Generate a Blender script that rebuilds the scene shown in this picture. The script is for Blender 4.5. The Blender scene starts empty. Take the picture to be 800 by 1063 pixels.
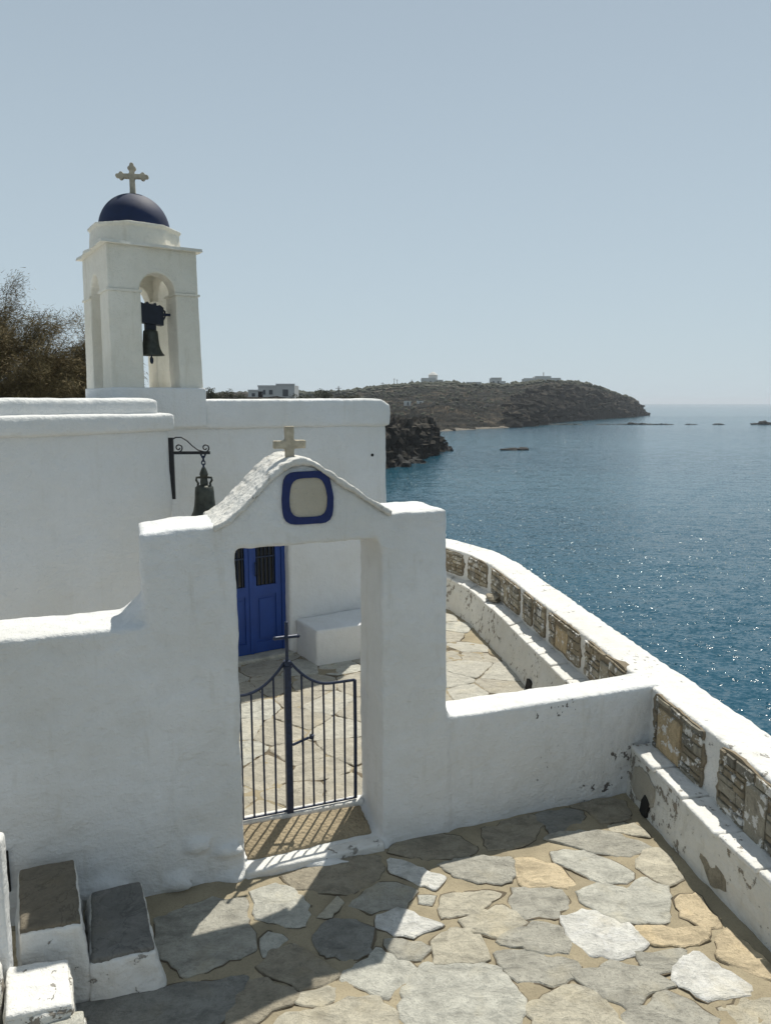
import bpy, bmesh, math, random
from mathutils import Vector, noise, Matrix
R = math.radians
C = bpy.context.scene.collection
SC = bpy.context.scene

# ---------------------------------------------------------------- camera, sky, sun, exposure
cam_d = bpy.data.cameras.new('camera'); cam = bpy.data.objects.new('camera', cam_d); C.objects.link(cam)
cam.location = (0, 0, 2.8); cam.rotation_euler = (R(90-8.4), 0, 0)
cam_d.sensor_fit = 'VERTICAL'; cam_d.sensor_height = 36; cam_d.sensor_width = 36
cam_d.lens = 36*768/1063; cam_d.clip_start = .05; cam_d.clip_end = 60000
SC.camera = cam
SUN_EL, SUN_AZ = R(60.4), R(18.7)          # azimuth east of +Y
w = bpy.data.worlds.new('World'); SC.world = w; w.use_nodes = True
nt = w.node_tree; nt.nodes.clear()
wo = nt.nodes.new('ShaderNodeOutputWorld'); bg = nt.nodes.new('ShaderNodeBackground'); sk = nt.nodes.new('ShaderNodeTexSky')
sk.sky_type = 'NISHITA'; sk.sun_disc = False; sk.sun_elevation = SUN_EL; sk.sun_rotation = SUN_AZ
sk.altitude = 0; sk.air_density = 1.0; sk.dust_density = .6; sk.ozone_density = 1.0
bg.inputs[1].default_value = .0525
hz = nt.nodes.new('ShaderNodeTexCoord'); hs = nt.nodes.new('ShaderNodeSeparateXYZ'); nt.links.new(hz.outputs['Generated'], hs.inputs[0])
hr = nt.nodes.new('ShaderNodeValToRGB'); nt.links.new(hs.outputs['Z'], hr.inputs[0])     # pale summer haze low in the sky
hr.color_ramp.elements[0].position = 0; hr.color_ramp.elements[0].color = (.88, .88, .88, 1)
hr.color_ramp.elements[1].position = .75; hr.color_ramp.elements[1].color = (.38, .38, .38, 1)
hx = nt.nodes.new('ShaderNodeMix'); hx.data_type = 'RGBA'; nt.links.new(hr.outputs[0], hx.inputs[0]); nt.links.new(sk.outputs[0], hx.inputs[6]); hx.inputs[7].default_value = (10.8, 13.0, 14.4, 1)
nt.links.new(hx.outputs[2], bg.inputs[0]); nt.links.new(bg.outputs[0], wo.inputs[0])
sl = bpy.data.lights.new('sun', 'SUN'); sun = bpy.data.objects.new('sun', sl); C.objects.link(sun)
sl.energy = 4.75; sl.angle = R(.55); sl.color = (1, .955, .85)
sd = Vector((math.sin(SUN_AZ)*math.cos(SUN_EL), math.cos(SUN_AZ)*math.cos(SUN_EL), math.sin(SUN_EL)))
sun.rotation_euler = sd.to_track_quat('Z', 'Y').to_euler(); sun.location = (30, 80, 150)
SC.view_settings.view_transform = 'Standard'; SC.view_settings.look = 'None'
SC.view_settings.exposure = 0; SC.view_settings.gamma = 1; SC.view_settings.use_curve_mapping = False
SEA = -7.2

# ---------------------------------------------------------------- helpers
class MB:
    def __init__(s): s.v = []; s.f = []; s.m = []; s.mi = 0
    def add(s, vs, fs):
        o = len(s.v); s.v += [tuple(p) for p in vs]
        for f in fs: s.f.append([o+i for i in f]); s.m.append(s.mi)
    def extrude(s, a, b, sides=True):       # two matching rings of points
        n = len(a)
        s.add(list(a)+list(b), [list(range(n))[::-1], [n+i for i in range(n)]]+[[i, (i+1) % n, n+(i+1) % n, n+i] for i in range(n)])
    def prism(s, poly, z0, z1):
        s.extrude([(x, y, z0) for x, y in poly], [(x, y, z1) for x, y in poly])
    def fprism(s, fr, poly, t0, t1):        # polygon in (s,z) of a frame, thick from t0 to t1
        s.extrude([fr(a, t1, z) for a, z in poly], [fr(a, t0, z) for a, z in poly])
    def fbox(s, fr, s0, s1, t0, t1, z0, z1):
        s.fprism(fr, [(s0, z0), (s1, z0), (s1, z1), (s0, z1)], t0, t1)
    def tube(s, pts, r, n=8, cap=True):
        pts = [Vector(p) for p in pts]; rr = r if isinstance(r, (list, tuple)) else [r]*len(pts)
        rings = []; prev = None
        for i, p in enumerate(pts):
            d = (pts[min(i+1, len(pts)-1)]-pts[max(i-1, 0)]).normalized()
            if prev is None:
                a = d.orthogonal().normalized()
            else:
                a = (prev-d*prev.dot(d)); a = a.normalized() if a.length > 1e-6 else d.orthogonal().normalized()
            prev = a; b = d.cross(a)
            rings.append([p+(a*math.cos(k*2*math.pi/n)+b*math.sin(k*2*math.pi/n))*rr[i] for k in range(n)])
        vs = [q for g in rings for q in g]; fs = []
        for i in range(len(pts)-1):
            for k in range(n): fs.append([i*n+k, i*n+(k+1) % n, (i+1)*n+(k+1) % n, (i+1)*n+k])
        if cap: fs += [list(range(n))[::-1], [(len(pts)-1)*n+k for k in range(n)]]
        s.add(vs, fs)
    def lathe(s, prof, c, n=32, ax=None):   # profile [(r,z)], axis +z about c
        vs = []; fs = []
        for r, z in prof:
            for k in range(n):
                a = 2*math.pi*k/n; vs.append((c[0]+r*math.cos(a), c[1]+r*math.sin(a), c[2]+z))
        for i in range(len(prof)-1):
            for k in range(n): fs.append([i*n+k, i*n+(k+1) % n, (i+1)*n+(k+1) % n, (i+1)*n+k])
        fs += [list(range(n))[::-1], [(len(prof)-1)*n+k for k in range(n)]]
        s.add(vs, fs)
    def build(s, name, mat, parent=None, smooth=False):
        me = bpy.data.meshes.new(name); me.from_pydata(s.v, [], s.f)
        mats = mat if isinstance(mat, (list, tuple)) else [mat]
        for m in mats: me.materials.append(m)
        if len(mats) > 1: me.polygons.foreach_set('material_index', s.m)
        if smooth: me.polygons.foreach_set('use_smooth', [True]*len(me.polygons))
        me.update()
        bm = bmesh.new(); bm.from_mesh(me); bmesh.ops.recalc_face_normals(bm, faces=bm.faces); bm.to_mesh(me); bm.free()
        o = bpy.data.objects.new(name, me); C.objects.link(o)
        if parent: o.parent = parent; o.matrix_parent_inverse = Matrix.Translation(parent.location).inverted() if parent.type == 'EMPTY' else Matrix()
        return o

def frame(ox, oy, ux, uy):
    l = math.hypot(ux, uy); ux /= l; uy /= l
    return lambda a, t, z: (ox+ux*a-uy*t, oy+uy*a+ux*t, z)

def tag(o, label=None, cat=None, group=None, kind=None):
    if label: o['label'] = label
    if cat: o['category'] = cat
    if group: o['group'] = group
    if kind: o['kind'] = kind
    return o
def thing(name, loc, label, cat, group=None):
    o = bpy.data.objects.new(name, None); C.objects.link(o); o.location = loc; o.empty_display_size = .2
    return tag(o, label, cat, group)
def copy_tree(o, parent=None):
    c = o.copy(); C.objects.link(c)
    if parent: c.parent = parent
    for ch in [k for k in o.children]: copy_tree(ch, c)
    return c
def rough(o, voxel=.02, it=6, d1=.012, s1=.35, d2=.006, s2=.07):   # hand plastered: rounded arrises, uneven faces
    m = o.modifiers.new('remesh', 'REMESH'); m.mode = 'VOXEL'; m.voxel_size = voxel; m.use_smooth_shade = True
    m = o.modifiers.new('smooth', 'SMOOTH'); m.factor = .5; m.iterations = it
    for d, s in ((d1, s1), (d2, s2)):
        if d:
            t = bpy.data.textures.new('lumps', 'CLOUDS'); t.noise_scale = s; t.noise_depth = 2
            m = o.modifiers.new('lumps', 'DISPLACE'); m.texture = t; m.strength = d; m.mid_level = .5; m.texture_coords = 'LOCAL'
    return o

# ---------------------------------------------------------------- materials
def newmat(name):
    m = bpy.data.materials.new(name); m.use_nodes = True; nt = m.node_tree
    return m, nt, nt.nodes['Principled BSDF']
def N(nt, t, **k):
    n = nt.nodes.new('ShaderNode'+t)
    for a, b in k.items():
        if a.startswith('i_'):
            key = a[2:]; key = int(key) if key.isdigit() else key.replace('_', ' ')
            n.inputs[key].default_value = b
        else: setattr(n, a, b)
    return n
def ramp(nt, src, stops):
    r = nt.nodes.new('ShaderNodeValToRGB'); e = r.color_ramp.elements
    e[0].position, e[0].color = stops[0][0], (*stops[0][1], 1); e[1].position, e[1].color = stops[-1][0], (*stops[-1][1], 1)
    for p, c in stops[1:-1]:
        x = e.new(p); x.color = (*c, 1)
    nt.links.new(src, r.inputs[0]); return r
def coord(nt, scale=(1, 1, 1)):
    t = N(nt, 'TexCoord'); m = N(nt, 'Mapping'); m.inputs['Scale'].default_value = scale
    nt.links.new(t.outputs['Object'], m.inputs[0]); return m.outputs[0]
def noi(nt, co, sc, det=6, ro=.6, dis=0):
    n = N(nt, 'TexNoise'); n.inputs['Scale'].default_value = sc; n.inputs['Detail'].default_value = det
    n.inputs['Roughness'].default_value = ro; n.inputs['Distortion'].default_value = dis
    nt.links.new(co, n.inputs['Vector']); return n.outputs['Fac']
def mixc(nt, f, a, b):
    m = N(nt, 'Mix', data_type='RGBA')
    for s, v in ((0, f), (6, a), (7, b)):
        if isinstance(v, (tuple, float, int)):
            m.inputs[s].default_value = v if not isinstance(v, tuple) else (*v, 1)
        else: nt.links.new(v, m.inputs[s])
    return m.outputs[2]
def bump(nt, bs, hs):                       # hs: list of (height socket, distance)
    prev = None
    for h, d in hs:
        b = N(nt, 'Bump'); b.inputs['Distance'].default_value = d; b.inputs['Strength'].default_value = 1
        nt.links.new(h, b.inputs['Height'])
        if prev: nt.links.new(prev, b.inputs['Normal'])
        prev = b.outputs[0]
    nt.links.new(prev, bs.inputs['Normal'])

def plaster(name, col, chip=.0, chipcol=(.2, .18, .15), stain=.5, scale=1.0, chip_from=None):
    m, nt, b = newmat(name); co = coord(nt)
    big = noi(nt, co, 1.3*scale, 5); mid = noi(nt, co, 9*scale, 6, .65); fine = noi(nt, co, 70, 3)
    dark = tuple(c*(1-.13*stain)*k for c, k in zip(col, (1, .985, .95)))
    c1 = mixc(nt, ramp(nt, big, [(.35, (0, 0, 0)), (.68, (1, 1, 1))]).outputs[0], dark, col)
    c2 = mixc(nt, ramp(nt, mid, [(.28, (.35*stain,)*3), (.50, (0, 0, 0))]).outputs[0], c1, tuple(c*.86 for c in dark))
    st = noi(nt, coord(nt, (3, 3, .5)), 4, 4)
    c2 = mixc(nt, ramp(nt, st, [(.58, (0, 0, 0)), (.8, (.6*stain,)*3)]).outputs[0], c2, tuple(c*k for c, k in zip(dark, (.8, .77, .7))))
    wv = noi(nt, coord(nt, (1, 1, 2.2)), 26, 4, .6); hs = [(mid, .022), (wv, .006), (fine, .002)]
    if chip:
        v1 = noi(nt, co, 13, 5, .72); v2 = noi(nt, co, 2.2, 3)
        mu = N(nt, 'Math', operation='MULTIPLY'); nt.links.new(v1, mu.inputs[0])
        nt.links.new(ramp(nt, v2, [(.35, (.78,)*3), (.6, (1, 1, 1))]).outputs[0], mu.inputs[1])
        if chip_from is not None:           # only the exposed seaward wing is chipped
            sp = N(nt, 'SeparateXYZ'); nt.links.new(co, sp.inputs[0]); mr = N(nt, 'MapRange'); mr.inputs['From Min'].default_value = chip_from; mr.inputs['From Max'].default_value = chip_from+.5
            nt.links.new(sp.outputs['X'], mr.inputs['Value']); m2 = N(nt, 'Math', operation='MULTIPLY'); nt.links.new(mu.outputs[0], m2.inputs[0]); nt.links.new(mr.outputs[0], m2.inputs[1]); mu = m2
        k = ramp(nt, mu.outputs[0], [(.64-chip*.14, (0, 0, 0)), (.655-chip*.14, (1, 1, 1))])
        c2 = mixc(nt, k.outputs[0], c2, chipcol)
        inv = N(nt, 'Math', operation='SUBTRACT'); inv.inputs[0].default_value = 1; nt.links.new(k.outputs[0], inv.inputs[1])
        hs.append((inv.outputs[0], .004))
    nt.links.new(c2, b.inputs['Base Color']); b.inputs['Roughness'].default_value = .85
    b.inputs['Specular IOR Level'].default_value = .25
    bump(nt, b, hs); return m
def stone(name, col, var=.35, scale=1.0, streak=True, wash=0):
    m, nt, b = newmat(name); co = coord(nt); co2 = coord(nt, (4, 7, 4)) if streak else co
    a = noi(nt, co2, 1.4*scale, 6, .65, .6); c = noi(nt, co, 22*scale, 6, .7); d = noi(nt, co, 4*scale, 4)
    lo = tuple(x*(1-var) for x in col); hi = tuple(min(.85, x*(1+var*.55)) for x in col)
    c1 = ramp(nt, a, [(.32, lo), (.5, col), (.7, hi)]).outputs[0]
    c2 = mixc(nt, ramp(nt, c, [(.3, (.55,)*3), (.5, (0, 0, 0))]).outputs[0], c1, tuple(x*.55 for x in col))
    e = noi(nt, co, 9*scale, 8, .8, 1.2)
    c2 = mixc(nt, ramp(nt, e, [(.5, (0, 0, 0)), (.62, (.55,)*3)]).outputs[0], c2, tuple(min(.75, x*1.35) for x in col))
    g_ = noi(nt, co, 75, 4, .75)
    c2 = mixc(nt, ramp(nt, g_, [(.34, (.4,)*3), (.45, (0, 0, 0))]).outputs[0], c2, tuple(x*.62 for x in col))
    cr = noi(nt, co2, 2.6*scale, 5, .6, 1.5)     # hairline cleavage cracks
    c2 = mixc(nt, ramp(nt, cr, [(.485, (0, 0, 0)), (.497, (.65,)*3), (.503, (.65,)*3), (.515, (0, 0, 0))]).outputs[0], c2, tuple(x*.5 for x in col))
    c3 = mixc(nt, ramp(nt, d, [(.55, (0, 0, 0)), (.75, (.5,)*3)]).outputs[0], c2, tuple(x*y for x, y in zip(hi, (1.0, .93, .78))))
    if wash:
        wn = noi(nt, co, 11, 7, .7); c3 = mixc(nt, ramp(nt, wn, [(.53-wash*.1, (0, 0, 0)), (.56-wash*.1, (1, 1, 1))]).outputs[0], c3, (.68, .67, .64))
    nt.links.new(c3, b.inputs['Base Color']); b.inputs['Roughness'].default_value = .75
    b.inputs['Specular IOR Level'].default_value = .3
    bump(nt, b, [(a, .030/scale), (e, .010/scale), (c, .010/scale), (g_, .0015)]); return m
def simple(name, col, rough_=.6, metal=0, var=.2, sc=20, bd=.002):
    m, nt, b = newmat(name); co = coord(nt); a = noi(nt, co, sc, 5)
    c = ramp(nt, a, [(.3, tuple(x*(1-var) for x in col)), (.7, tuple(min(1, x*(1+var)) for x in col))])
    nt.links.new(c.outputs[0], b.inputs['Base Color']); b.inputs['Roughness'].default_value = rough_; b.inputs['Metallic'].default_value = metal
    if bd: bump(nt, b, [(a, bd)])
    return m
M = {}
M['white'] = plaster('lime_plaster', (.735, .745, .75), 0, stain=.5)
M['gate_white'] = plaster('gate_plaster', (.735, .745, .75), .45, (.14, .13, .12), stain=.9, chip_from=.55)
M['white_worn'] = plaster('worn_lime_plaster', (.76, .755, .735), .30, (.30, .28, .25), stain=.9)
M['white_chipped'] = plaster('chipped_lime_plaster', (.74, .73, .69), .72, (.27, .24, .2), stain=1.2)
M['cream'] = plaster('tower_plaster', (.78, .755, .675), .0, stain=.9)
M['coping'] = plaster('rough_coping', (.70, .69, .66), .5, (.40, .37, .32), stain=1.1)
M['old_cement'] = plaster('old_cement', (.40, .37, .31), .0, stain=1)
M['slab_grey'] = stone('step_slab', (.20, .195, .18), .2, streak=False)
M['slab_brown'] = stone('step_slab_brown', (.19, .165, .125), .25, streak=False)
for k, c in dict(grey=(.37, .355, .305), pale=(.47, .46, .405), white=(.64, .63, .59), cream=(.46, .425, .34), ochre=(.54, .445, .30), brown=(.31, .275, .21), slate=(.25, .245, .22)).items():
    M['st_'+k] = stone('flagstone_'+k, c, .36)
    M['pr_'+k] = stone('parapet_stone_'+k, tuple(x*f for x, f in zip(c, (.82, .78, .72))), .4, 1.6, wash=-.2)
M['court'] = stone('courtyard_stone', (.41, .38, .315), .22)
M['court2'] = stone('courtyard_stone_pale', (.47, .45, .39), .18)
M['blue_paint'] = simple('blue_door_paint', (.010, .05, .24), .5, 0, .12, 6, .001)
M['blue_dark'] = simple('blue_ring_paint', (.008, .020, .105), .75, 0, .2, 30)
M['dome'] = simple('dome_paint', (.004, .014, .055), .7, 0, .25, 5, .004)
M['iron'] = simple('painted_iron', (.015, .026, .060), .45, .2, .4, 40, .001)
M['black_iron'] = simple('black_iron', (.014, .014, .017), .5, .2, .4, 40, .001)
M['bronze'] = simple('bell_bronze', (.055, .06, .05), .55, .5, .5, 14, .002)
M['headstock'] = simple('headstock_paint', (.006, .010, .022), .6, 0, .3, 20)
M['glass'] = simple('dark_glass', (.01, .013, .015), .15, 0, 0, 5, 0)
M['sandstone'] = simple('cross_stone', (.42, .37, .28), .9, 0, .25, 25, .004)
M['niche'] = plaster('niche_plaster', (.50, .46, .38), 0, stain=1)
M['pole'] = simple('weathered_pole', (.10, .085, .07), .8)
M['far_white'] = simple('far_house_white', (.55, .55, .53), .8, 0, .06, .3, 0)
M['far_window'] = simple('far_window_dark', (.06, .07, .08), .4, 0, .1, 1, 0)
def mortar_mat(name, col):
    m, nt, b = newmat(name); co = coord(nt); a = noi(nt, co, 3, 6, .6); g = noi(nt, co, 90, 4, .7)
    c = ramp(nt, a, [(.3, tuple(x*.72 for x in col)), (.7, tuple(x*1.15 for x in col))]).outputs[0]
    c = mixc(nt, ramp(nt, g, [(.35, (.5,)*3), (.5, (0, 0, 0))]).outputs[0], c, tuple(x*.6 for x in col))
    nt.links.new(c, b.inputs['Base Color']); b.inputs['Roughness'].default_value = .95; b.inputs['Specular IOR Level'].default_value = .15
    bump(nt, b, [(a, .03), (g, .003)]); return m
M['mortar'] = mortar_mat('sandy_mortar', (.345, .295, .205))
M['panel_mortar'] = mortar_mat('parapet_mortar', (.24, .20, .145))
M['joint'] = mortar_mat('joint_dirt_and_shade', (.15, .125, .09))  # dirt and gap shadow painted together as dark outlines round the stones
M['pebble'] = mortar_mat('pebble_mortar', (.34, .28, .19))
def pebbles():
    m = M['pebble']; nt = m.node_tree; b = nt.nodes['Principled BSDF']
    v = N(nt, 'TexVoronoi'); v.inputs['Scale'].default_value = 45; nt.links.new(coord(nt), v.inputs['Vector'])
    bb = N(nt, 'Bump', invert=True); bb.inputs['Distance'].default_value = .012; nt.links.new(v.outputs['Distance'], bb.inputs['Height'])
    nt.links.new(b.inputs['Normal'].links[0].from_socket, bb.inputs['Normal']); nt.links.new(bb.outputs[0], b.inputs['Normal'])
pebbles()
M['earth'] = simple('terrace_earth', (.22, .19, .15), .95, 0, .4, 2, .05)

def sea_mat():
    m, nt, b = newmat('sea_water')
    g = N(nt, 'NewGeometry'); sx = N(nt, 'SeparateXYZ'); nt.links.new(g.outputs['Position'], sx.inputs[0])
    def wave(scx, scy, rz, sc, det=3, ro=.55):
        mp = N(nt, 'Mapping'); mp.inputs['Scale'].default_value = (scx, scy, 1); mp.inputs['Rotation'].default_value = (0, 0, rz)
        nt.links.new(g.outputs['Position'], mp.inputs[0]); return noi(nt, mp.outputs[0], sc, det, ro, .3)
    w1 = wave(.35, 1, .25, .55, 3); w2 = wave(.55, 1, -.2, 2.4, 3); w3 = wave(.8, 1, .5, 9, 3, .6)
    far = N(nt, 'MapRange'); far.inputs['From Min'].default_value = 545; far.inputs['From Max'].default_value = 575
    nt.links.new(sx.outputs['Y'], far.inputs['Value'])
    slick = wave(.12, 1, .08, .022, 3, .5)
    sl_ = ramp(nt, slick, [(.40, (1, 1, 1)), (.62, (.72,)*3)])
    fm = N(nt, 'MapRange'); fm.inputs['To Min'].default_value = 1; fm.inputs['To Max'].default_value = .35
    nt.links.new(far.outputs[0], fm.inputs['Value'])
    st = N(nt, 'Math', operation='MULTIPLY'); nt.links.new(sl_.outputs[0], st.inputs[0]); nt.links.new(fm.outputs[0], st.inputs[1])
    # wave slopes straight from vector noise, so that far water is as choppy as near water
    def slope(scx, scy, rz, sc, amp, det=2):
        mp = N(nt, 'Mapping'); mp.inputs['Scale'].default_value = (scx, scy, 1); mp.inputs['Rotation'].default_value = (0, 0, rz)
        nt.links.new(g.outputs['Position'], mp.inputs[0]); n = N(nt, 'TexNoise'); n.inputs['Scale'].default_value = sc; n.inputs['Detail'].default_value = det; n.inputs['Roughness'].default_value = .6
        nt.links.new(mp.outputs[0], n.inputs['Vector'])
        s = N(nt, 'VectorMath', operation='SUBTRACT'); nt.links.new(n.outputs['Color'], s.inputs[0]); s.inputs[1].default_value = (.5, .5, .5)
        m_ = N(nt, 'VectorMath', operation='MULTIPLY'); nt.links.new(s.outputs[0], m_.inputs[0]); m_.inputs[1].default_value = (amp*.75, amp, 0); return m_.outputs[0]
    tot = None
    for a_ in ((.35, 1, .25, .6, .35), (.45, 1, -.2, 2.6, .6), (.6, 1, .4, 8, .95, 3)):
        v_ = slope(*a_)
        if tot is None: tot = v_
        else:
            ad = N(nt, 'VectorMath', operation='ADD'); nt.links.new(tot, ad.inputs[0]); nt.links.new(v_, ad.inputs[1]); tot = ad.outputs[0]
    # scattered steep facets that catch the sun
    gm = wave(.8, 1, .3, 4.5, 1, .5); gk = ramp(nt, gm, [(.565, (0, 0, 0)), (.64, (1, 1, 1))])
    gv = slope(.8, 1, .1, 6, 3.4, 1); gs = N(nt, 'VectorMath', operation='SCALE'); nt.links.new(gv, gs.inputs[0]); nt.links.new(gk.outputs[0], gs.inputs['Scale'])
    ad = N(nt, 'VectorMath', operation='ADD'); nt.links.new(tot, ad.inputs[0]); nt.links.new(gs.outputs[0], ad.inputs[1]); tot = ad.outputs[0]
    sc_ = N(nt, 'VectorMath', operation='SCALE'); nt.links.new(tot, sc_.inputs[0]); nt.links.new(st.outputs[0], sc_.inputs['Scale'])
    up = N(nt, 'VectorMath', operation='ADD'); nt.links.new(sc_.outputs[0], up.inputs[0]); up.inputs[1].default_value = (0, 0, 1)
    nn = N(nt, 'VectorMath', operation='NORMALIZE'); nt.links.new(up.outputs[0], nn.inputs[0]); nt.links.new(nn.outputs[0], b.inputs['Normal'])
    cv = wave(.3, 1, .1, .02, 3)
    c = ramp(nt, cv, [(.35, (.005, .054, .092)), (.7, (.013, .082, .122))])
    nt.links.new(c.outputs[0], b.inputs['Base Color'])
    b.inputs['Roughness'].default_value = .14; b.inputs['IOR'].default_value = 1.33
    return m
M['sea'] = sea_mat()
def land_mat(name, dark, mid, light, sc=1.0, terr=True):
    m, nt, b = newmat(name); co = coord(nt)
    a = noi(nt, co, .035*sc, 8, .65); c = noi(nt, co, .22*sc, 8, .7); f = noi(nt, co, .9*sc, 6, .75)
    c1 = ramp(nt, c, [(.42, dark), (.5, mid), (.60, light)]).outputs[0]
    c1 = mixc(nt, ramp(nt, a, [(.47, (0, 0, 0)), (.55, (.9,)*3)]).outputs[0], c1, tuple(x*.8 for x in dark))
    if terr:
        g = N(nt, 'NewGeometry'); sx = N(nt, 'SeparateXYZ'); nt.links.new(g.outputs['Position'], sx.inputs[0])
        ad = N(nt, 'Math', operation='MULTIPLY_ADD'); nt.links.new(a, ad.inputs[0]); ad.inputs[1].default_value = 9; nt.links.new(sx.outputs['Z'], ad.inputs[2])
        wv = N(nt, 'Math', operation='FRACT'); dv = N(nt, 'Math', operation='DIVIDE'); nt.links.new(ad.outputs[0], dv.inputs[0]); dv.inputs[1].default_value = 1.9; nt.links.new(dv.outputs[0], wv.inputs[0])
        c1 = mixc(nt, ramp(nt, wv.outputs[0], [(.0, (.6,)*3), (.16, (.0,)*3), (.9, (0, 0, 0)), (1, (.3,)*3)]).outputs[0], c1, tuple(x*1.5 for x in mid))
    c1 = mixc(nt, ramp(nt, f, [(.52, (0, 0, 0)), (.62, (.8,)*3)]).outputs[0], c1, tuple(x*.6 for x in dark))
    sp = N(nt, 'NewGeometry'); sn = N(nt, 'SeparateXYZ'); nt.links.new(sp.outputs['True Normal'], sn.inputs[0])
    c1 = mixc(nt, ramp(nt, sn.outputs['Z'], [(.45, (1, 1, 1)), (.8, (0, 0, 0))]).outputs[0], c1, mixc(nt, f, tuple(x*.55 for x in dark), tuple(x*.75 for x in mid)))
    nt.links.new(c1, b.inputs['Base Color']); b.inputs['Roughness'].default_value = .95; b.inputs['Specular IOR Level'].default_value = .1
    bump(nt, b, [(c, 1.0/sc), (f, .35/sc)]); return m
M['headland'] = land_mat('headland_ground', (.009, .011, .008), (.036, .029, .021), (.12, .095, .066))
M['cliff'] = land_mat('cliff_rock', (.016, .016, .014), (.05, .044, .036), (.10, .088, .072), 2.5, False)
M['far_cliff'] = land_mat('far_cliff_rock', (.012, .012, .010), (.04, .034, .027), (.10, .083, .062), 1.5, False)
M['rock'] = simple('wet_rock', (.018, .018, .017), .95, 0, .5, 1.5, .15)
M['scrub'] = simple('scrub_leaves', (.040, .045, .024), .9, 0, .4, .8, .2)
M['sand'] = simple('beach_sand', (.12, .105, .08), .95, 0, .5, .5, 0)
M['bark'] = simple('tamarisk_bark', (.09, .07, .05), .9, 0, .3, 20, .01)
def leaf_mat(name, a, b_):
    m, nt, b = newmat(name); oi = noi(nt, coord(nt), 1.6, 4)
    c = ramp(nt, oi, [(.35, a), (.65, b_)]); nt.links.new(c.outputs[0], b.inputs['Base Color'])
    b.inputs['Roughness'].default_value = .8; b.inputs['Specular IOR Level'].default_value = .2
    return m
M['tamarisk'] = leaf_mat('tamarisk_leaves', (.11, .085, .04), (.23, .175, .085))
M['bush'] = leaf_mat('bush_leaves', (.035, .04, .02), (.07, .07, .035))

# ---------------------------------------------------------------- sea
mb = MB(); mb.add([(-9000, -2000, SEA), (9000, -2000, SEA), (9000, 9000, SEA), (-9000, 9000, SEA)], [[0, 1, 2, 3]])
tag(mb.build('sea', M['sea']), kind='structure')

def blob(mb, c, r, seed, sub=2, rgh=.35):
    bm = bmesh.new(); bmesh.ops.create_icosphere(bm, subdivisions=sub, radius=1)
    vs = []
    for v in bm.verts:
        k = 1+rgh*noise.noise(v.co*1.7+Vector((seed*3.1, 0, 0)))*1.6+rgh*.5*noise.noise(v.co*4+Vector((0, seed, 0)))
        vs.append((c[0]+v.co.x*r[0]*k, c[1]+v.co.y*r[1]*k, c[2]+v.co.z*r[2]*k))
    fs = [[v.index for v in f.verts] for f in bm.faces]; bm.free(); mb.add(vs, fs)
def fbm(x, y, z=0, o=5, h=.6): return noise.fractal(Vector((x, y, z)), h, 2.1, o)
def lerp_tab(x, T):
    if x <= T[0][0]: return T[0][1:]
    for a, b in zip(T, T[1:]):
        if x <= b[0]:
            k = (x-a[0])/(b[0]-a[0]); return tuple(p+(q-p)*k for p, q in zip(a[1:], b[1:]))
    return T[-1][1:]
def hfield(name, xs, ys, fn, mat, smooth=True):
    mb = MB(); nx = len(xs)
    vs = []
    for y in ys:
        for x in xs: vs.append(fn(x, y))
    fs = [[j*nx+i, j*nx+i+1, (j+1)*nx+i+1, (j+1)*nx+i] for j in range(len(ys)-1) for i in range(nx-1)]
    mb.add(vs, fs); o = mb.build(name, mat, smooth=smooth); return tag(o, kind='structure')
def rng(a, b, n): return [a+(b-a)*i/(n-1) for i in range(n)]

# headland across the bay: bearing (x/y) -> shore distance, ridge distance, ridge height
HT = [(-1.2, 300, 380, 4), (-.25, 290, 400, 6.5), (-.05, 270, 400, 8.0), (0, 267, 400, 11.2), (.04, 264, 410, 12.3), (.08, 268, 420, 13.2),
      (.12, 285, 430, 12.6), (.16, 300, 445, 12.7), (.19, 312, 455, 14.4), (.22, 372, 468, 16.0), (.25, 415, 480, 15.7), (.28, 450, 500, 13.0),
      (.305, 485, 530, 9.2), (.325, 515, 560, 5.8), (.338, 548, 585, 3.0), (.3465, 580, 600, -3.2), (.352, 597, 604, -7.6)]
def head_h(r, y):
    s, rd, rz = lerp_tab(r, HT); x = r*y
    n1 = fbm(x*.02, y*.02, 3); n2 = fbm(x*.11, y*.11, 7)
    n3 = fbm(x*.3, y*.3, 9); k = (y-s-n1*9-n2*4-n3*1.2)/(rd-s)
    steep = lerp_tab(r, [(-1, .8), (.1, .75), (.18, .7), (.22, .38), (.36, .3)])[0]
    if k < 0: z = SEA-1.5+k*4
    elif k <= 1: z = SEA+(rz-SEA)*(k**steep)+ (n1*3.4+n2*1.9+n3*1.2)*min(1, k*6)*(1-.75*k)
    else: z = rz-(k-1)*(rd-s)*.05+n2*.4
    if k > .02 and k < 1: z = z*.7+.3*(round(z/1.6)*1.6)
    if k > 1: z += n2*.3
    return (x, y, z)
hrs = rng(-1.2, 0-.02, 50)+rng(-.01, .353, 330)
hys = rng(0, 1, 150)
def hfn(r, k):
    s, rd, rz = lerp_tab(r, HT); y = s-12+(rd-s+120)*k
    return head_h(r, y)
hfield('headland', hrs, hys, hfn, M['headland'], False)
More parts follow.
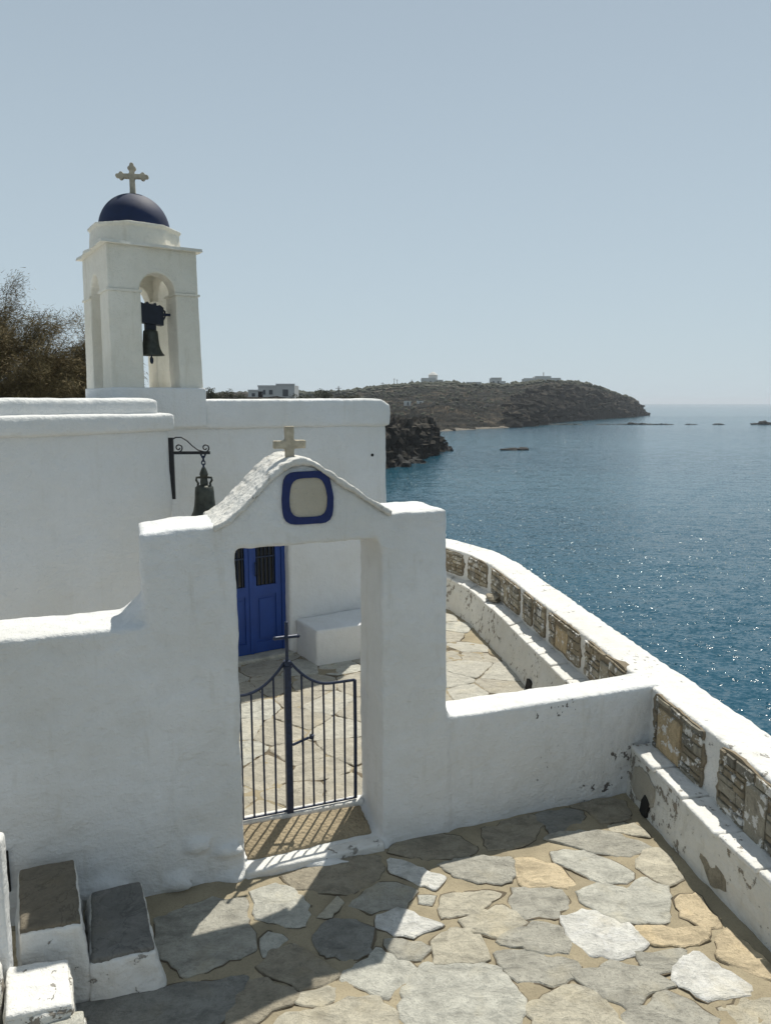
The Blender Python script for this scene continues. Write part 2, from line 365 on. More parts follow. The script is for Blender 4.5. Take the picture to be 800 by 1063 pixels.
# beach at the head of the cove and the pale track on the hill
mb = MB()
pts = [(.055+i*.0075, 0) for i in range(17)]
a = [];  b = []
for r, _ in pts:
    s = lerp_tab(r, HT)[0]; s2 = s+fbm(r*s*.02, s*.02, 3)*7
    a.append((r*(s2-3), s2-3, SEA+.05)); b.append((r*(s2+4), s2+4.5, SEA+1.0))
mb.add(a+b, [[i, i+1, len(a)+i+1, len(a)+i] for i in range(len(a)-1)])
tag(mb.build('beach', M['sand']), kind='structure')
def on_head(r, k, dz=0):
    s, rd, rz = lerp_tab(r, HT); p = head_h(r, s+(rd-s)*k); return Vector((p[0], p[1], p[2]+dz))
def track(name, rk, wd):
    P = []
    for (r0, k0), (r1, k1) in zip(rk, rk[1:]):
        for i in range(10): P.append(on_head(r0+(r1-r0)*i/10, k0+(k1-k0)*i/10, .35))
    L = [p+Vector((0, -wd*1.4, .05)) for p in P]; U = [p+Vector((0, wd*1.4, .35)) for p in P]
    mb = MB(); n = len(P); mb.add(L+U, [[i, i+1, n+i+1, n+i] for i in range(n-1)]); return tag(mb.build(name, M['sand']), kind='structure')
track('track', [(-.012, .80), (.008, .88), (.03, .90), (.075, .86), (.1, .84)], 1.1)

# land behind the church and the dark cliff at its end
def xc(y): return lerp_tab(y, [(-60, 3.2), (4, 3.2), (9, 2.6), (12, 1.2), (16, -3), (30, -9), (60, -11), (100, -5), (112, -2.2), (118, .6), (130, 4.5), (145, 8.6), (157, 10.6), (163, 9.4), (172, 3), (190, -7), (230, -12), (300, -14)])[0]
def near_h(x, y):
    n1 = fbm(x*.05, y*.05, 1); n2 = fbm(x*.3, y*.3, 2); n3 = fbm(x*.9, y*.55, 5); d = xc(y)+n1*2.2+n2*1.1+n3*.7-x
    if d < 0: return (x, y, SEA-.6+d*1.2)
    top = lerp_tab(y, [(0, -1.5), (20, -1.0), (60, .2), (110, -.6), (157, -.9), (175, -1.5), (300, 2)])[0] + min(4.5, max(0, d-4)*.13)
    if y < 25: top = min(top, -1.2)
    z = SEA+(top-SEA)*(1-math.exp(-(d/1.5)**1.3)) + (n1*.5+n2*.8+n3*.55)*min(1, d)
    return (x, y, z)
xs = rng(-200, -16, 30)+rng(-15, 16, 125)
ys = rng(-40, 95, 60)+rng(96, 178, 170)+rng(180, 300, 20)
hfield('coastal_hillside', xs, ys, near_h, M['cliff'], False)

# broken cliffs along the headland's seaward foot
mb = MB(); rnd = random.Random(77)
for i in range(620):
    r = rnd.uniform(.165, .349); k = rnd.random()**1.3*.55; p = on_head(r, k); s = rnd.uniform(1.1, 3.6)*(1 if r < .33 else .6)
    if i % 3 == 0: s *= .6
    blob(mb, (p.x, p.y-s*.15, p.z-s*.25), (s*1.5, s*1.2, s*.85), i*1.3, 2, .6)
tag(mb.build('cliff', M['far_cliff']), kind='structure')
# broken rock face of the near cliff
rnd = random.Random(21)

mb = MB()
for i in range(260):
    y = rnd.uniform(70, 163) if i % 2 else rnd.uniform(108, 163); zz = rnd.uniform(0, 1); x = xc(y)-.9*zz-rnd.uniform(-.5, 1.4)
    blob(mb, (x, y, SEA+zz*5.9-.3), (rnd.uniform(.7, 2.4), rnd.uniform(.9, 2.6), rnd.uniform(.6, 1.9)), i*1.7, 2, .55)
tag(mb.build('cliff', M['cliff']), kind='structure')
rocks = [  # x, y, half width, height, label
 (27.7, 158, 2.4, .85, 'low dark double rock alone in the bay, nearest to the camera'),
 (81, 343, 9.5, .9, 'broken rock shelf at the foot of the headland, left end of the reef line'),
 (99.8, 344, 2.6, .6, 'small low rock between the rock shelf and the long reef'),
 (119, 345, 14, 1.1, 'long thin reef lying just off the tip of the headland'),
 (141.5, 345, 2.3, .75, 'small flat rock right of the long reef'),
 (153.8, 345, 1.9, .95, 'small humped rock in the middle of the open bay'),
 (174, 345, 4.2, 1.9, 'tallest dark rock at the right edge, last of the reef line'),
]
for i, (x, y, wd, h, lab) in enumerate(rocks):
    mb = MB(); rnd = random.Random(i+5); n = max(2, int(wd/1.1))
    for k in range(n):
        t = (k+.5)/n*2-1; s = (1-abs(t)**2*.6)*rnd.uniform(.45, 1)
        blob(mb, (x+t*wd, y+rnd.uniform(-.8, .8), SEA-.05), (wd/n*1.7, 1.6, h*s), i*10+k)
    o = mb.build('sea_rock', M['rock']); tag(o, lab, 'rock', 'dark rocks standing in the bay')
shore = [(12.6, 156, 1.0, 1.5, 'boulder at the outer foot of the near cliff'), (10.6, 161, 1.2, 1.3, 'boulder behind the foot of the near cliff, at the water'),
         (2.0, 117, 1.5, 2.0, 'dark boulder at the inner foot of the near cliff beside the church roof'), (5.0, 124, 1.3, 1.0, 'flat wet boulder midway along the foot of the near cliff')]
for i, (x, y, wd, h, lab) in enumerate(shore):
    mb = MB()
    for k in range(3): blob(mb, (x+(k-1)*wd*.7, y+(k % 2)*1.0, SEA), (wd*.8, 1.3, h*(.6+.4*(k == 1))), 70+i*5+k)
    tag(mb.build('boulder', M['rock']), lab, 'rock', 'boulders at the foot of the near cliff')

# scrub on the headland: nobody could count it
mb = MB(); rnd = random.Random(3)
for i in range(2600):
    r = rnd.uniform(-.27, .335); k = rnd.random()**.55*1.08
    if rnd.random() < .35: k = rnd.uniform(.9, 1.12)
    if r > .2 and rnd.random() < .4: continue
    p = on_head(r, k); s = rnd.uniform(.35, 1.1)*(1.7 if k > .88 else .85)
    if p.z < SEA+2.0: continue
    blob(mb, (p.x, p.y, p.z+s*.2), (s*1.3, s*1.2, s*.85), i, 1, .5)
o = mb.build('scrub', M['scrub']); tag(o, 'dark low scrub and shrubs dotted over the headland', 'scrub', kind='stuff')

# dry stone field walls on the slope
def fwall(rk, lab):
    P = []
    for (r0, k0), (r1, k1) in zip(rk, rk[1:]):
        for i in range(14): P.append(on_head(r0+(r1-r0)*i/14, k0+(k1-k0)*i/14))
    mb = MB()
    for i, (p, q) in enumerate(zip(P, P[1:])):
        h = .8+.25*math.sin(i*2.3)
        mb.add([p+Vector((0, -.3, -1)), q+Vector((0, -.3, -1)), q+Vector((0, -.3, h)), p+Vector((0, -.3, h)), p+Vector((0, .4, -1)), q+Vector((0, .4, -1)), q+Vector((0, .4, h)), p+Vector((0, .4, h))],
               [[0, 1, 2, 3], [7, 6, 5, 4], [3, 2, 6, 7]])
    o = mb.build('field_wall', M['field']); tag(o, lab, 'stone wall', 'dry stone walls on the headland')
M['field'] = simple('dry_stone', (.17, .145, .115), .95, 0, .45, .8, .1)
fwall([(-.005, .62), (.05, .68), (.11, .66), (.15, .60)], 'upper long dry stone wall across the brown slope below the houses')
fwall([(.01, .45), (.06, .48), (.10, .43), (.14, .47)], 'middle dry stone wall across the brown slope')
fwall([(.02, .28), (.07, .3), (.12, .25), (.155, .3)], 'lowest dry stone wall above the beach')
fwall([(.16, .78), (.19, .7), (.22, .58)], 'dry stone wall on the slope right of the block-shaped house')

# ---------------------------------------------------------------- houses on the skyline
def house(name, lab, x, y, z, vols, rot=0, roof=None):
    t = thing(name, (x, y, z), lab, 'house', 'white houses on the skyline')
    ca, sa = math.cos(rot), math.sin(rot)
    def fr(a, tt, zz): return (x+ca*a-sa*tt, y+sa*a+ca*tt, z+zz)
    for (a0, a1, d, h0, h1, wins) in vols:
        mb = MB(); mb.fbox(fr, a0, a1, 0, d, h0, h1); mb.fbox(fr, a0+.25, a1-.25, .25, d-.25, h1, h1+.02)
        mb.fbox(fr, a0-.08, a1+.08, -.08, .2, h1-.02, h1+.35)
        mb.build('wall', M['far_white'], t)
        for (wx, wz, ww, wh) in wins:
            mb = MB(); mb.fbox(fr, wx, wx+ww, -.06, .1, wz, wz+wh); mb.build('window', M['far_window'], t)
    return t, fr
t, fr = house('windmill_house', 'white house with a round tower and conical cap, leftmost on the hilltop', 21.5, 418, 12.5,
      [(-1.5, 6.5, 7, -2, 3.6, [(0, 1, 1, 1.3), (3, 1, 1, 1.3)]), (6.5, 10.5, 6, -2, 2.6, [(8, .8, 1, 1.2)])])
mb = MB(); mb.lathe([(2.7, -1), (2.5, 5.6), (2.6, 5.7)], fr(5.2, 5, 0), 20); mb.build('round_tower', M['far_white'], t)
mb = MB(); mb.lathe([(2.9, 5.7), (1.4, 6.9), (.1, 7.6)], fr(5.2, 5, 0), 20); mb.build('cap', M['far_white'], t)
t, fr = house('block_house', 'square two-storey white house alone in the middle of the hilltop', 62, 442, 10.5,
      [(0, 6.2, 7, -2, 6.6, [(1, 3.6, 1, 1.3), (3.8, 3.6, 1, 1.3), (1, .8, 1, 1.6)]), (6.2, 8.6, 6, -2, 4.6, [(7, 2, .9, 1.2)])])
t, fr = house('villa', 'long low white villa, highest and rightmost on the hilltop', 89, 468, 14.0,
      [(-3, 4, 7, -2, 3.6, [(-1, 1, 1.2, 1.3)]), (4, 14, 8, -2, 4.9, [(5.5, 2, 1.2, 1.3), (8, 2, 1.2, 1.3), (11, 2, 1.2, 1.3)]), (14, 20, 6, -2, 3.8, [(16, 1, 1.2, 1.3)])])
mb = MB(); mb.fbox(fr, 9.6, 10.2, 3, 3.6, 5.2, 7.6); mb.build('chimney', M['far_white'], t)
t, fr = house('flat_house', 'low flat white house half hidden by shrubs between tower and block houses', 46, 428, 11.1,
      [(0, 8.5, 6, -1.5, 3.1, [(2, .8, 1.2, 1.1), (5, .8, 1.2, 1.1)])])
t, fr = house('shed', 'low grey-white shed at the left end of the hill, by the poles', -7.5, 405, 8.6, [(0, 9.5, 6, -2, 1.9, [(3, .3, 1.2, .8)])])
t, fr = house('seaside_house', 'white flat-roofed house seen above the church roof', -30.2, 165, 2.6,
      [(0, 3.2, 6, -2, 2.7, [(.8, 1.6, .7, .7)]), (2.2, 6.2, 7, -2, 3.65, [(3, 2.0, .8, 1.0), (4.6, 2.0, .8, 1.0)]), (6.2, 10.2, 8, -2, 4.0, [(7.6, 1.6, 1.2, 1.5)])])
for x, y, z, lab in ((8.0, 400*.78, 2.0, 'tiny white hut on the slope, left of the pair'), (13.5, 400*.79, 2.2, 'tiny white hut on the slope, right of the pair')):
    t = thing('hut', (x, y, z), lab, 'hut', 'white huts on the slope'); p = head_h(x/y, y)
    mb = MB(); fr = frame(x, y, 1, .1); mb.fbox(fr, 0, 2.6, 0, 3, p[2]-1, p[2]+1.9); mb.build('wall', M['far_white'], t)
    mb = MB(); mb.fbox(fr, 1.0, 1.7, -.05, .1, p[2], p[2]+1.4); mb.build('door', M['far_window'], t)
# utility poles
def pole(x, y, z0, z1, lab, arm=True):
    t = thing('utility_pole', (x, y, z0), lab, 'utility pole', 'poles on the skyline')
    mb = MB(); mb.tube([(x, y, z0-2), (x, y, z1)], [.16, .1], 6); mb.build('post', M['pole'], t)
    if arm: mb = MB(); mb.tube([(x-.7, y, z1-.5), (x+.7, y, z1-.5)], .06, 5); mb.build('crossarm', M['pole'], t)
def pz(v, y): return 2.8+(418-v)*y/776
for u, v, y, lab in ((397, 397, 300, 'nearest tall pole at the left end of the headland, beside the track'), (351.5, 401, 180, 'lone pole behind the middle of the church roof'),
                     (409, 393, 395, 'thin pole right of the tall pole by the track'), (412, 394, 397, 'thin pole next to its twin on the left hilltop'), (427, 394, 400, 'pole just left of the tower house'), (382, 404, 390, 'short pole at the far left end of the hill')):
    x = (u-400)/776*y; pole(x, y, head_h(x/y, y)[2] if y > 280 else 2.5, pz(v, y), lab)

# ---------------------------------------------------------------- terrace ground
PAR_OUT = [(2.95, -1.5), (2.80, .5), (2.60, 2.6), (2.37, 4.3), (2.277, 4.9), (2.21, 5.4), (2.12, 6.06), (1.99, 6.99), (1.875, 7.88), (1.79, 8.5), (1.70, 9.2), (1.50, 10.0), (1.0, 10.85), (.2, 11.6), (-1.0, 12.2)]
PAR_IN = [(2.60, -1.5), (2.42, .5), (2.22, 2.6), (2.03, 4.17), (1.925, 4.95), (1.862, 5.37), (1.75, 6.25), (1.645, 6.95), (1.55, 7.6), (1.45, 8.35), (1.33, 9.1), (1.14, 9.75), (.75, 10.45), (.0, 11.15), (-1.1, 11.75)]
mb = MB(); mb.prism([(-7, -2)]+[(x-.05, y) for x, y in PAR_OUT]+[(-7, 12)], -7.5, -.03)
tag(mb.build('terrace_mass', M['earth']), kind='structure')
mb = MB(); xs = rng(-5, 2.6, 300); ys = rng(-1.5, 11.5, 480)
def floor_h(x, y): return (x, y, .004+.008*noise.noise(Vector((x*2.5, y*2.5, 0)))+.010*noise.noise(Vector((x*8, y*8, 3)))+.003*noise.noise(Vector((x*24, y*24, 3))))
vs = [floor_h(x, y) for y in ys for x in xs]
mb.add(vs, [[j*300+i, j*300+i+1, (j+1)*300+i+1, (j+1)*300+i] for j in range(479) for i in range(299) if xs[i+1] < lerp_tab(ys[j], [(p[1], p[0]) for p in PAR_OUT])[0]-.1])
tag(mb.build('paving_mortar', M['mortar'], smooth=True), kind='structure')
STONES = [
    ('grey',[(1.04,4.42),(1.11,4.48),(1.44,4.50),(1.66,4.38),(1.68,4.30),(1.45,4.25),(1.29,4.30)]),
    ('cream',[(1.48,4.59),(1.68,4.62),(1.70,4.46),(1.58,4.50),(1.47,4.54)]),
    ('pale',[(1.03,4.27),(1.16,4.30),(1.34,4.23),(1.46,4.11),(1.47,4.02),(1.37,3.97),(1.21,4.02),(1.13,4.11),(1.03,4.18)]),
    ('ochre',[(0.80,4.21),(0.91,4.23),(1.03,4.14),(1.10,3.97),(1.07,3.95),(0.81,3.96),(0.79,4.07)]),
    ('grey',[(0.32,4.15),(0.56,4.23),(0.76,4.22),(0.78,4.14),(0.75,4.00),(0.57,3.99),(0.43,4.06)]),
    ('cream',[(1.58,4.25),(1.71,4.32),(1.76,4.23),(1.76,4.02),(1.63,3.98),(1.55,4.11)]),
    ('pale',[(1.11,3.90),(1.26,3.97),(1.40,3.94),(1.51,4.02),(1.62,3.97),(1.61,3.86),(1.54,3.69),(1.42,3.64),(1.30,3.64),(1.21,3.72),(1.10,3.83)]),
    ('grey',[(0.73,3.94),(0.84,3.95),(1.01,3.92),(1.02,3.77),(0.90,3.67),(0.74,3.68),(0.70,3.80)]),
    ('ochre',[(1.64,3.86),(1.78,3.89),(1.82,3.71),(1.80,3.62),(1.69,3.62),(1.62,3.72)]),
    ('white',[(0.98,3.69),(1.12,3.74),(1.23,3.72),(1.36,3.57),(1.37,3.48),(1.20,3.38),(1.04,3.40),(0.97,3.54)]),
    ('ochre',[(1.37,3.61),(1.56,3.60),(1.74,3.61),(1.70,3.53),(1.55,3.48),(1.40,3.48)]),
    ('ochre',[(1.71,3.49),(1.83,3.60),(1.89,3.46),(1.92,3.31),(1.88,3.25),(1.78,3.31),(1.70,3.39)]),
    ('grey',[(1.29,3.42),(1.53,3.43),(1.44,3.31),(1.33,3.27),(1.28,3.34)]),
    ('white',[(1.40,3.25),(1.55,3.41),(1.61,3.44),(1.66,3.34),(1.74,3.25),(1.75,3.18),(1.56,3.12),(1.49,3.13)]),
    ('grey',[(0.61,3.54),(0.80,3.65),(0.93,3.62),(0.96,3.54),(0.92,3.42),(0.74,3.46),(0.61,3.48)]),
    ('grey',[(0.57,3.44),(0.74,3.43),(0.86,3.40),(0.94,3.36),(0.94,3.27),(0.80,3.22),(0.62,3.27),(0.57,3.35)]),
    ('grey',[(0.94,3.29),(1.14,3.34),(1.27,3.31),(1.38,3.21),(1.13,3.09),(1.02,3.15)]),
    ('cream',[(0.41,3.66),(0.54,3.75),(0.62,3.79),(0.66,3.80),(0.76,3.65),(0.63,3.55),(0.51,3.57)]),
    ('pale',[(0.08,3.20),(0.23,3.34),(0.44,3.34),(0.57,3.31),(0.63,3.18),(0.63,3.04),(0.55,2.88),(0.11,2.88)]),
    ('cream',[(0.68,3.11),(0.90,3.21),(1.03,3.11),(1.07,3.01),(1.05,2.91),(0.67,2.91),(0.68,3.03)]),
    ('grey',[(1.10,3.03),(1.32,3.15),(1.41,3.11),(1.50,3.01),(1.50,2.96),(1.38,2.89),(1.06,2.89)]),
    ('cream',[(1.57,3.07),(1.84,3.17),(1.87,3.05),(1.71,2.91),(1.55,2.97)]),
    ('pale',[(-0.77,3.89),(-0.61,3.94),(-0.51,3.89),(-0.43,3.74),(-0.43,3.62),(-0.63,3.65),(-0.71,3.71)]),
    ('brown',[(-0.62,4.05),(-0.51,4.10),(-0.24,4.24),(-0.05,4.24),(-0.03,4.12),(-0.09,3.97),(-0.24,3.89),(-0.39,3.92),(-0.53,3.95)]),
    ('white',[(0.03,4.20),(0.21,4.13),(0.35,4.03),(0.29,3.91),(0.20,3.97),(0.04,4.08)]),
    ('grey',[(-0.19,3.80),(-0.04,3.97),(0.04,3.98),(0.16,3.90),(0.10,3.77),(-0.08,3.74)]),
    ('white',[(-0.04,3.70),(0.07,3.75),(0.28,3.63),(0.14,3.54),(-0.02,3.62)]),
    ('grey',[(0.01,3.51),(0.18,3.50),(0.24,3.46),(0.17,3.38),(0.07,3.39),(0.01,3.44)]),
    ('cream',[(0.26,3.50),(0.32,3.59),(0.41,3.60),(0.50,3.55),(0.50,3.40),(0.44,3.35),(0.26,3.35)]),
    ('pale',[(-0.21,3.25),(-0.07,3.43),(-0.02,3.45),(0.10,3.38),(0.16,3.31),(0.01,3.15),(-0.07,3.17)]),
    ('slate',[(-0.38,3.53),(-0.29,3.66),(-0.14,3.67),(-0.06,3.58),(-0.07,3.44),(-0.20,3.38),(-0.32,3.40)]),
    ('pale',[(-0.67,3.53),(-0.62,3.56),(-0.51,3.53),(-0.62,3.41)]),
    ('brown',[(-0.62,3.33),(-0.58,3.44),(-0.47,3.48),(-0.25,3.29),(-0.32,3.20),(-0.44,3.20)]),
    ('grey',[(-1.25,3.67),(-1.12,3.78),(-0.81,3.85),(-0.76,3.68),(-0.69,3.46),(-0.97,3.27),(-1.15,3.44)]),
    ('brown',[(-0.71,3.01),(-0.66,3.22),(-0.58,3.25),(-0.43,3.15),(-0.48,3.09),(-0.61,3.00),(-0.69,2.94)]),
    ('cream',[(-0.51,2.96),(-0.45,3.04),(-0.29,3.05),(-0.18,3.13),(-0.04,3.12),(0.03,3.04),(0.04,2.90),(-0.49,2.88)]),
    ('cream',[(-0.43,3.15),(-0.24,3.19),(-0.22,3.16),(-0.30,3.08),(-0.41,3.10)]),
    ('cream',[(-0.35,3.71),(-0.28,3.83),(-0.24,3.80),(-0.29,3.69)]),
    ('cream',[(0.31,3.77),(0.36,3.86),(0.56,3.92),(0.68,3.89),(0.50,3.74),(0.32,3.69)]),
    ('pale',[(0.18,3.88),(0.27,3.86),(0.26,3.79),(0.19,3.81)]),
    ('brown',[(0.11,4.47),(0.36,4.50),(0.57,4.35),(0.54,4.25),(0.26,4.22),(0.03,4.29)]),
    ('brown',[(0.64,4.54),(0.80,4.63),(0.98,4.70),(1.05,4.59),(0.90,4.38),(0.65,4.30)]),
    ('slate',[(1.03,4.70),(1.25,4.79),(1.36,4.74),(1.30,4.59),(1.08,4.50),(1.08,4.59)]),
    ('brown',[(1.30,4.81),(1.53,4.91),(1.67,4.86),(1.67,4.67),(1.45,4.62),(1.39,4.76)]),
    ('slate',[(-1.44,3.09),(-1.10,3.18),(-0.69,3.27),(-0.63,3.12),(-0.75,3.00),(-1.02,2.88),(-1.34,2.88)]),
]
KIND = ['grey', 'pale', 'white', 'cream', 'ochre', 'brown', 'slate']
joints = []
def stone_add(mb, poly, seed, h=.014, amp=.034, grow_=.015):
    # densify and roughen the outline, then a flat-topped slab with worn arrises
    P = [Vector((x, y, 0)) for x, y in poly]; c = sum(P, Vector())/len(P); out = []
    n = len(P)
    for i in range(n):
        p0, p1, p2, p3 = P[i-1], P[i], P[(i+1) % n], P[(i+2) % n]
        L = max(2, int((p2-p1).length/.028))
        for k in range(L):
            t = k/L
            q = .5*((2*p1)+(p2-p0)*t*.6*1+(2*p0*0)+((-2*p1+2*p2)-(p2-p0)*.6*1.0*0)*0) if False else None
            m1 = (p2-p0)*.17; m2 = (p3-p1)*.17; t2, t3 = t*t, t*t*t
            q = p1*(2*t3-3*t2+1)+m1*(t3-2*t2+t)+p2*(-2*t3+3*t2)+m2*(t3-t2)
            d = (q-c).normalized()
            q = q+d*(grow_+amp*noise.noise(Vector((q.x*9, q.y*9, seed*1.3)))+amp*.8*noise.noise(Vector((q.x*26, q.y*26, seed))))
            out.append(q)
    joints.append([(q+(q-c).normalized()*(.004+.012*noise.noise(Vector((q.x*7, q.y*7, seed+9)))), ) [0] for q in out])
    rnd = random.Random(seed); tx, ty = rnd.uniform(-.012, .012), rnd.uniform(-.012, .012); hh = h*rnd.uniform(.6, 1.25)
    def top(q, z): return (q.x, q.y, max(.002, z+tx*(q.x-c.x)+ty*(q.y-c.y))+.003*noise.noise(Vector((q.x*6, q.y*6, seed))))
    r0 = [(q.x, q.y, -.02) for q in out]
    r1 = [top(q, hh-.005) for q in out]
    def ins(q, a): v = q-c; l = v.length; return c+v*max(.2, (l-a)/l)
    r2 = [top(ins(q, .007), hh) for q in out]; r3 = [top(ins(q, .05), hh+.002) for q in out]
    n = len(out); rings = [r0, r1, r2, r3]; vs = [p for r in rings for p in r]+[top(c, hh+.002)]
    fs = [[a*n+i, a*n+(i+1) % n, (a+1)*n+(i+1) % n, (a+1)*n+i] for a in range(3) for i in range(n)]+[[3*n+i, 3*n+(i+1) % n, 4*n] for i in range(n)]
    mb.add(vs, fs)
mb = MB()
for i, (k, P) in enumerate(STONES):
    mb.mi = KIND.index(k); stone_add(mb, P, i+1)
# stones beyond the traced ones
def inside(p, poly):
    r = False; n = len(poly)
    for i in range(n):
        (x1, y1), (x2, y2) = poly[i], poly[(i+1) % n]
        if (y1 > p[1]) != (y2 > p[1]) and p[0] < (x2-x1)*(p[1]-y1)/(y2-y1)+x1: r = not r
    return r
def voronoi(x0, x1, y0, y1, step, seed, gap):
    rnd = random.Random(seed); S = []
    nx, ny = int((x1-x0)/step), int((y1-y0)/step)
    for j in range(-1, ny+2):
        for i in range(-1, nx+2):
            S.append((x0+(i+.5*(j % 2)+rnd.uniform(-.36, .36))*step, y0+(j+rnd.uniform(-.36, .36))*step*.85))
    for c in S:
        poly = [(c[0]-step*1.4, c[1]-step*1.4), (c[0]+step*1.4, c[1]-step*1.4), (c[0]+step*1.4, c[1]+step*1.4), (c[0]-step*1.4, c[1]+step*1.4)]
        for o in S:
            if o == c or abs(o[0]-c[0]) > step*2.5 or abs(o[1]-c[1]) > step*2.5: continue
            nx_, ny_ = o[0]-c[0], o[1]-c[1]; L = math.hypot(nx_, ny_); nx_ /= L; ny_ /= L; d = L/2-gap/2
            out = []
            for k in range(len(poly)):
                a, b = poly[k], poly[(k+1) % len(poly)]
                da = (a[0]-c[0])*nx_+(a[1]-c[1])*ny_-d; db = (b[0]-c[0])*nx_+(b[1]-c[1])*ny_-d
                if da <= 0: out.append(a)
                if (da < 0) != (db < 0) and abs(da-db) > 1e-9: t = da/(da-db); out.append((a[0]+(b[0]-a[0])*t, a[1]+(b[1]-a[1])*t))
            poly = out
            if len(poly) < 3: break
        if len(poly) < 3: continue
        Q = [poly[0]]
        for p in poly[1:]:
            if math.hypot(p[0]-Q[-1][0], p[1]-Q[-1][1]) > .04: Q.append(p)
        if len(Q) >= 3: yield c, Q
def gate_y(x): return 4.36+.357*x
ci = 200
def court_x(y): return lerp_tab(y, [(4, 1.8), (5, 1.72), (6.5, 1.47), (7.1, 1.38), (9.1, 1.05), (9.8, .85), (12, .2)])[0]
for c, Q in voronoi(-4.6, 2.3, -1.2, 4.4, .36, 4, .035):
    if c[1] > gate_y(c[0])-.12 or c[0] > 2.0: continue
    if any(inside(q, P) for q in Q+[c] for _, P in STONES) or any(inside(p, Q) for _, P in STONES for p in P): continue
    if any(math.hypot(c[0]-p[0], c[1]-p[1]) < .1 for _, P in STONES for p in P): continue
    ci += 1; mb.mi = random.Random(ci).choice([0, 0, 1, 3, 3, 4, 5]); stone_add(mb, Q, ci)
tag(mb.build('paving', [M['st_'+k] for k in KIND], smooth=False), kind='structure')
mb = MB()
for c, Q in voronoi(-4.0, 2.0, 4.5, 11, .44, 11, .022):
    if c[1] < gate_y(c[0])+.5 or c[0] > court_x(c[1])-.02: continue
    ci += 1; mb.mi = random.Random(ci).choice([0, 0, 0, 1, 1, 2, 0]); stone_add(mb, Q, ci, .012, .018, .0)
tag(mb.build('courtyard_paving', [M['court'], M['court2'], M['st_pale']]), kind='structure')
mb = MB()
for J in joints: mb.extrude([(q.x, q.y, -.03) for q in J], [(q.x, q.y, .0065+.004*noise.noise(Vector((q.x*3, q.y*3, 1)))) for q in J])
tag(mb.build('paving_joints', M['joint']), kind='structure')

# ---------------------------------------------------------------- gate wall
G = frame(0, 4.36, 1, .357); TH = .46
t_gate = thing('gate_wall', G(-.45, .19, 0), 'whitewashed wall with a gabled gateway, a lower wing at the left and a low wing towards the sea', 'gateway')
mb = MB()
mb.fprism(G, [(-1.38, -.1), (-.89, -.1), (-.885, .9), (-.89, 2.05), (-.95, 2.13), (-1.39, 2.10)], 0, TH)
mb.fprism(G, [(-.015, -.1), (.45, -.1), (.425, .9), (.40, 2.155), (-.1, 2.14), (-.02, 1.9)], 0, TH)
mb.fprism(G, [(-1.05, 1.985), (.05, 1.995), (.05, 2.12), (.02, 2.14), (-.144, 2.25), (-.307, 2.36), (-.42, 2.435), (-.51, 2.465), (-.62, 2.425), (-.754, 2.30), (-.908, 2.16), (-1.05, 2.10)], .004, TH)
roof = [(-1.0, 2.112), (-.908, 2.166), (-.83, 2.235), (-.754, 2.311), (-.68, 2.39), (-.621, 2.436), (-.56, 2.466), (-.50, 2.477), (-.421, 2.452), (-.307, 2.371), (-.144, 2.263), (.03, 2.15)]
cop = MB()
for (a0, z0), (a1, z1) in zip(roof, roof[1:]):     # sloping slab edge over the pediment
    cop.fprism(G, [(a0-.004, z0-.022), (a1+.004, z1-.022), (a1+.004, z1+.016), (a0-.004, z0+.016)], -.024, TH+.10)
rough(cop.build('coping', M['coping'], t_gate), .009, 3, .022, .12, .012, .035)
mb.fprism(G, [(-5.2, -.1), (-1.37, -.1), (-1.37, 1.60), (-5.2, 1.58)], -.01, TH-.04)        # left wing
mb.fprism(G, [(-1.60, 1.52), (-1.37, 1.52), (-1.37, 1.72), (-1.44, 1.65)], .04, TH-.05)
for (s_, z_, rs, rz) in ((-1.17, .26, .09, .05), (-1.00, .19, .12, .035), (-1.3, .05, .12, .05), (-.55, .0, .3, .035), (-1.75, .1, .3, .06),(-.97, .0, .08, .05)):
    q = G(s_, -.002, z_); blob(mb, q, (rs, .045, rz), s_*7, 3, .25)
mb.fprism(G, [(.40, -.1), (2.12, -.1), (2.12, .795), (.40, .79)], .02, .29)                  # low wing
mb.fprism(G, [(.36, .7), (.52, .7), (.40, .90), (.36, .92)], .03, .28)
mb.extrude([G(-.92, -.03, -.1), G(-.92, -.03, .03), G(-.92, TH+.02, .105), G(-.92, TH+.02, -.1)], [G(.02, -.03, -.1), G(.02, -.03, .03), G(.02, TH+.02, .105), G(.02, TH+.02, -.1)])   # threshold
g_ = rough(mb.build('wall', M['gate_white'], t_gate), .016, 6, .026, .5, .012, .09)
# white rims and pebbly bed of the threshold
mb = MB(); mb.extrude([G(-.865, .07, -.02), G(-.865, .07, .066), G(-.865, .36, .118), G(-.865, .36, .0)], [G(-.06, .09, -.02), G(-.06, .09, .068), G(-.06, .34, .114), G(-.06, .34, .0)]); rough(mb.build('threshold_bed', M['pebble'], t_gate), .012, 3, .012, .1, .006, .03)
mb = MB(); mb.fbox(G, -.89, -.02, -.05, .055, -.02, .052); mb.fbox(G, -.89, -.02, .37, .455, .0, .122)
rough(mb.build('threshold_rim', M['white_worn'], t_gate), .012, 4, .012, .12, 0, 1)
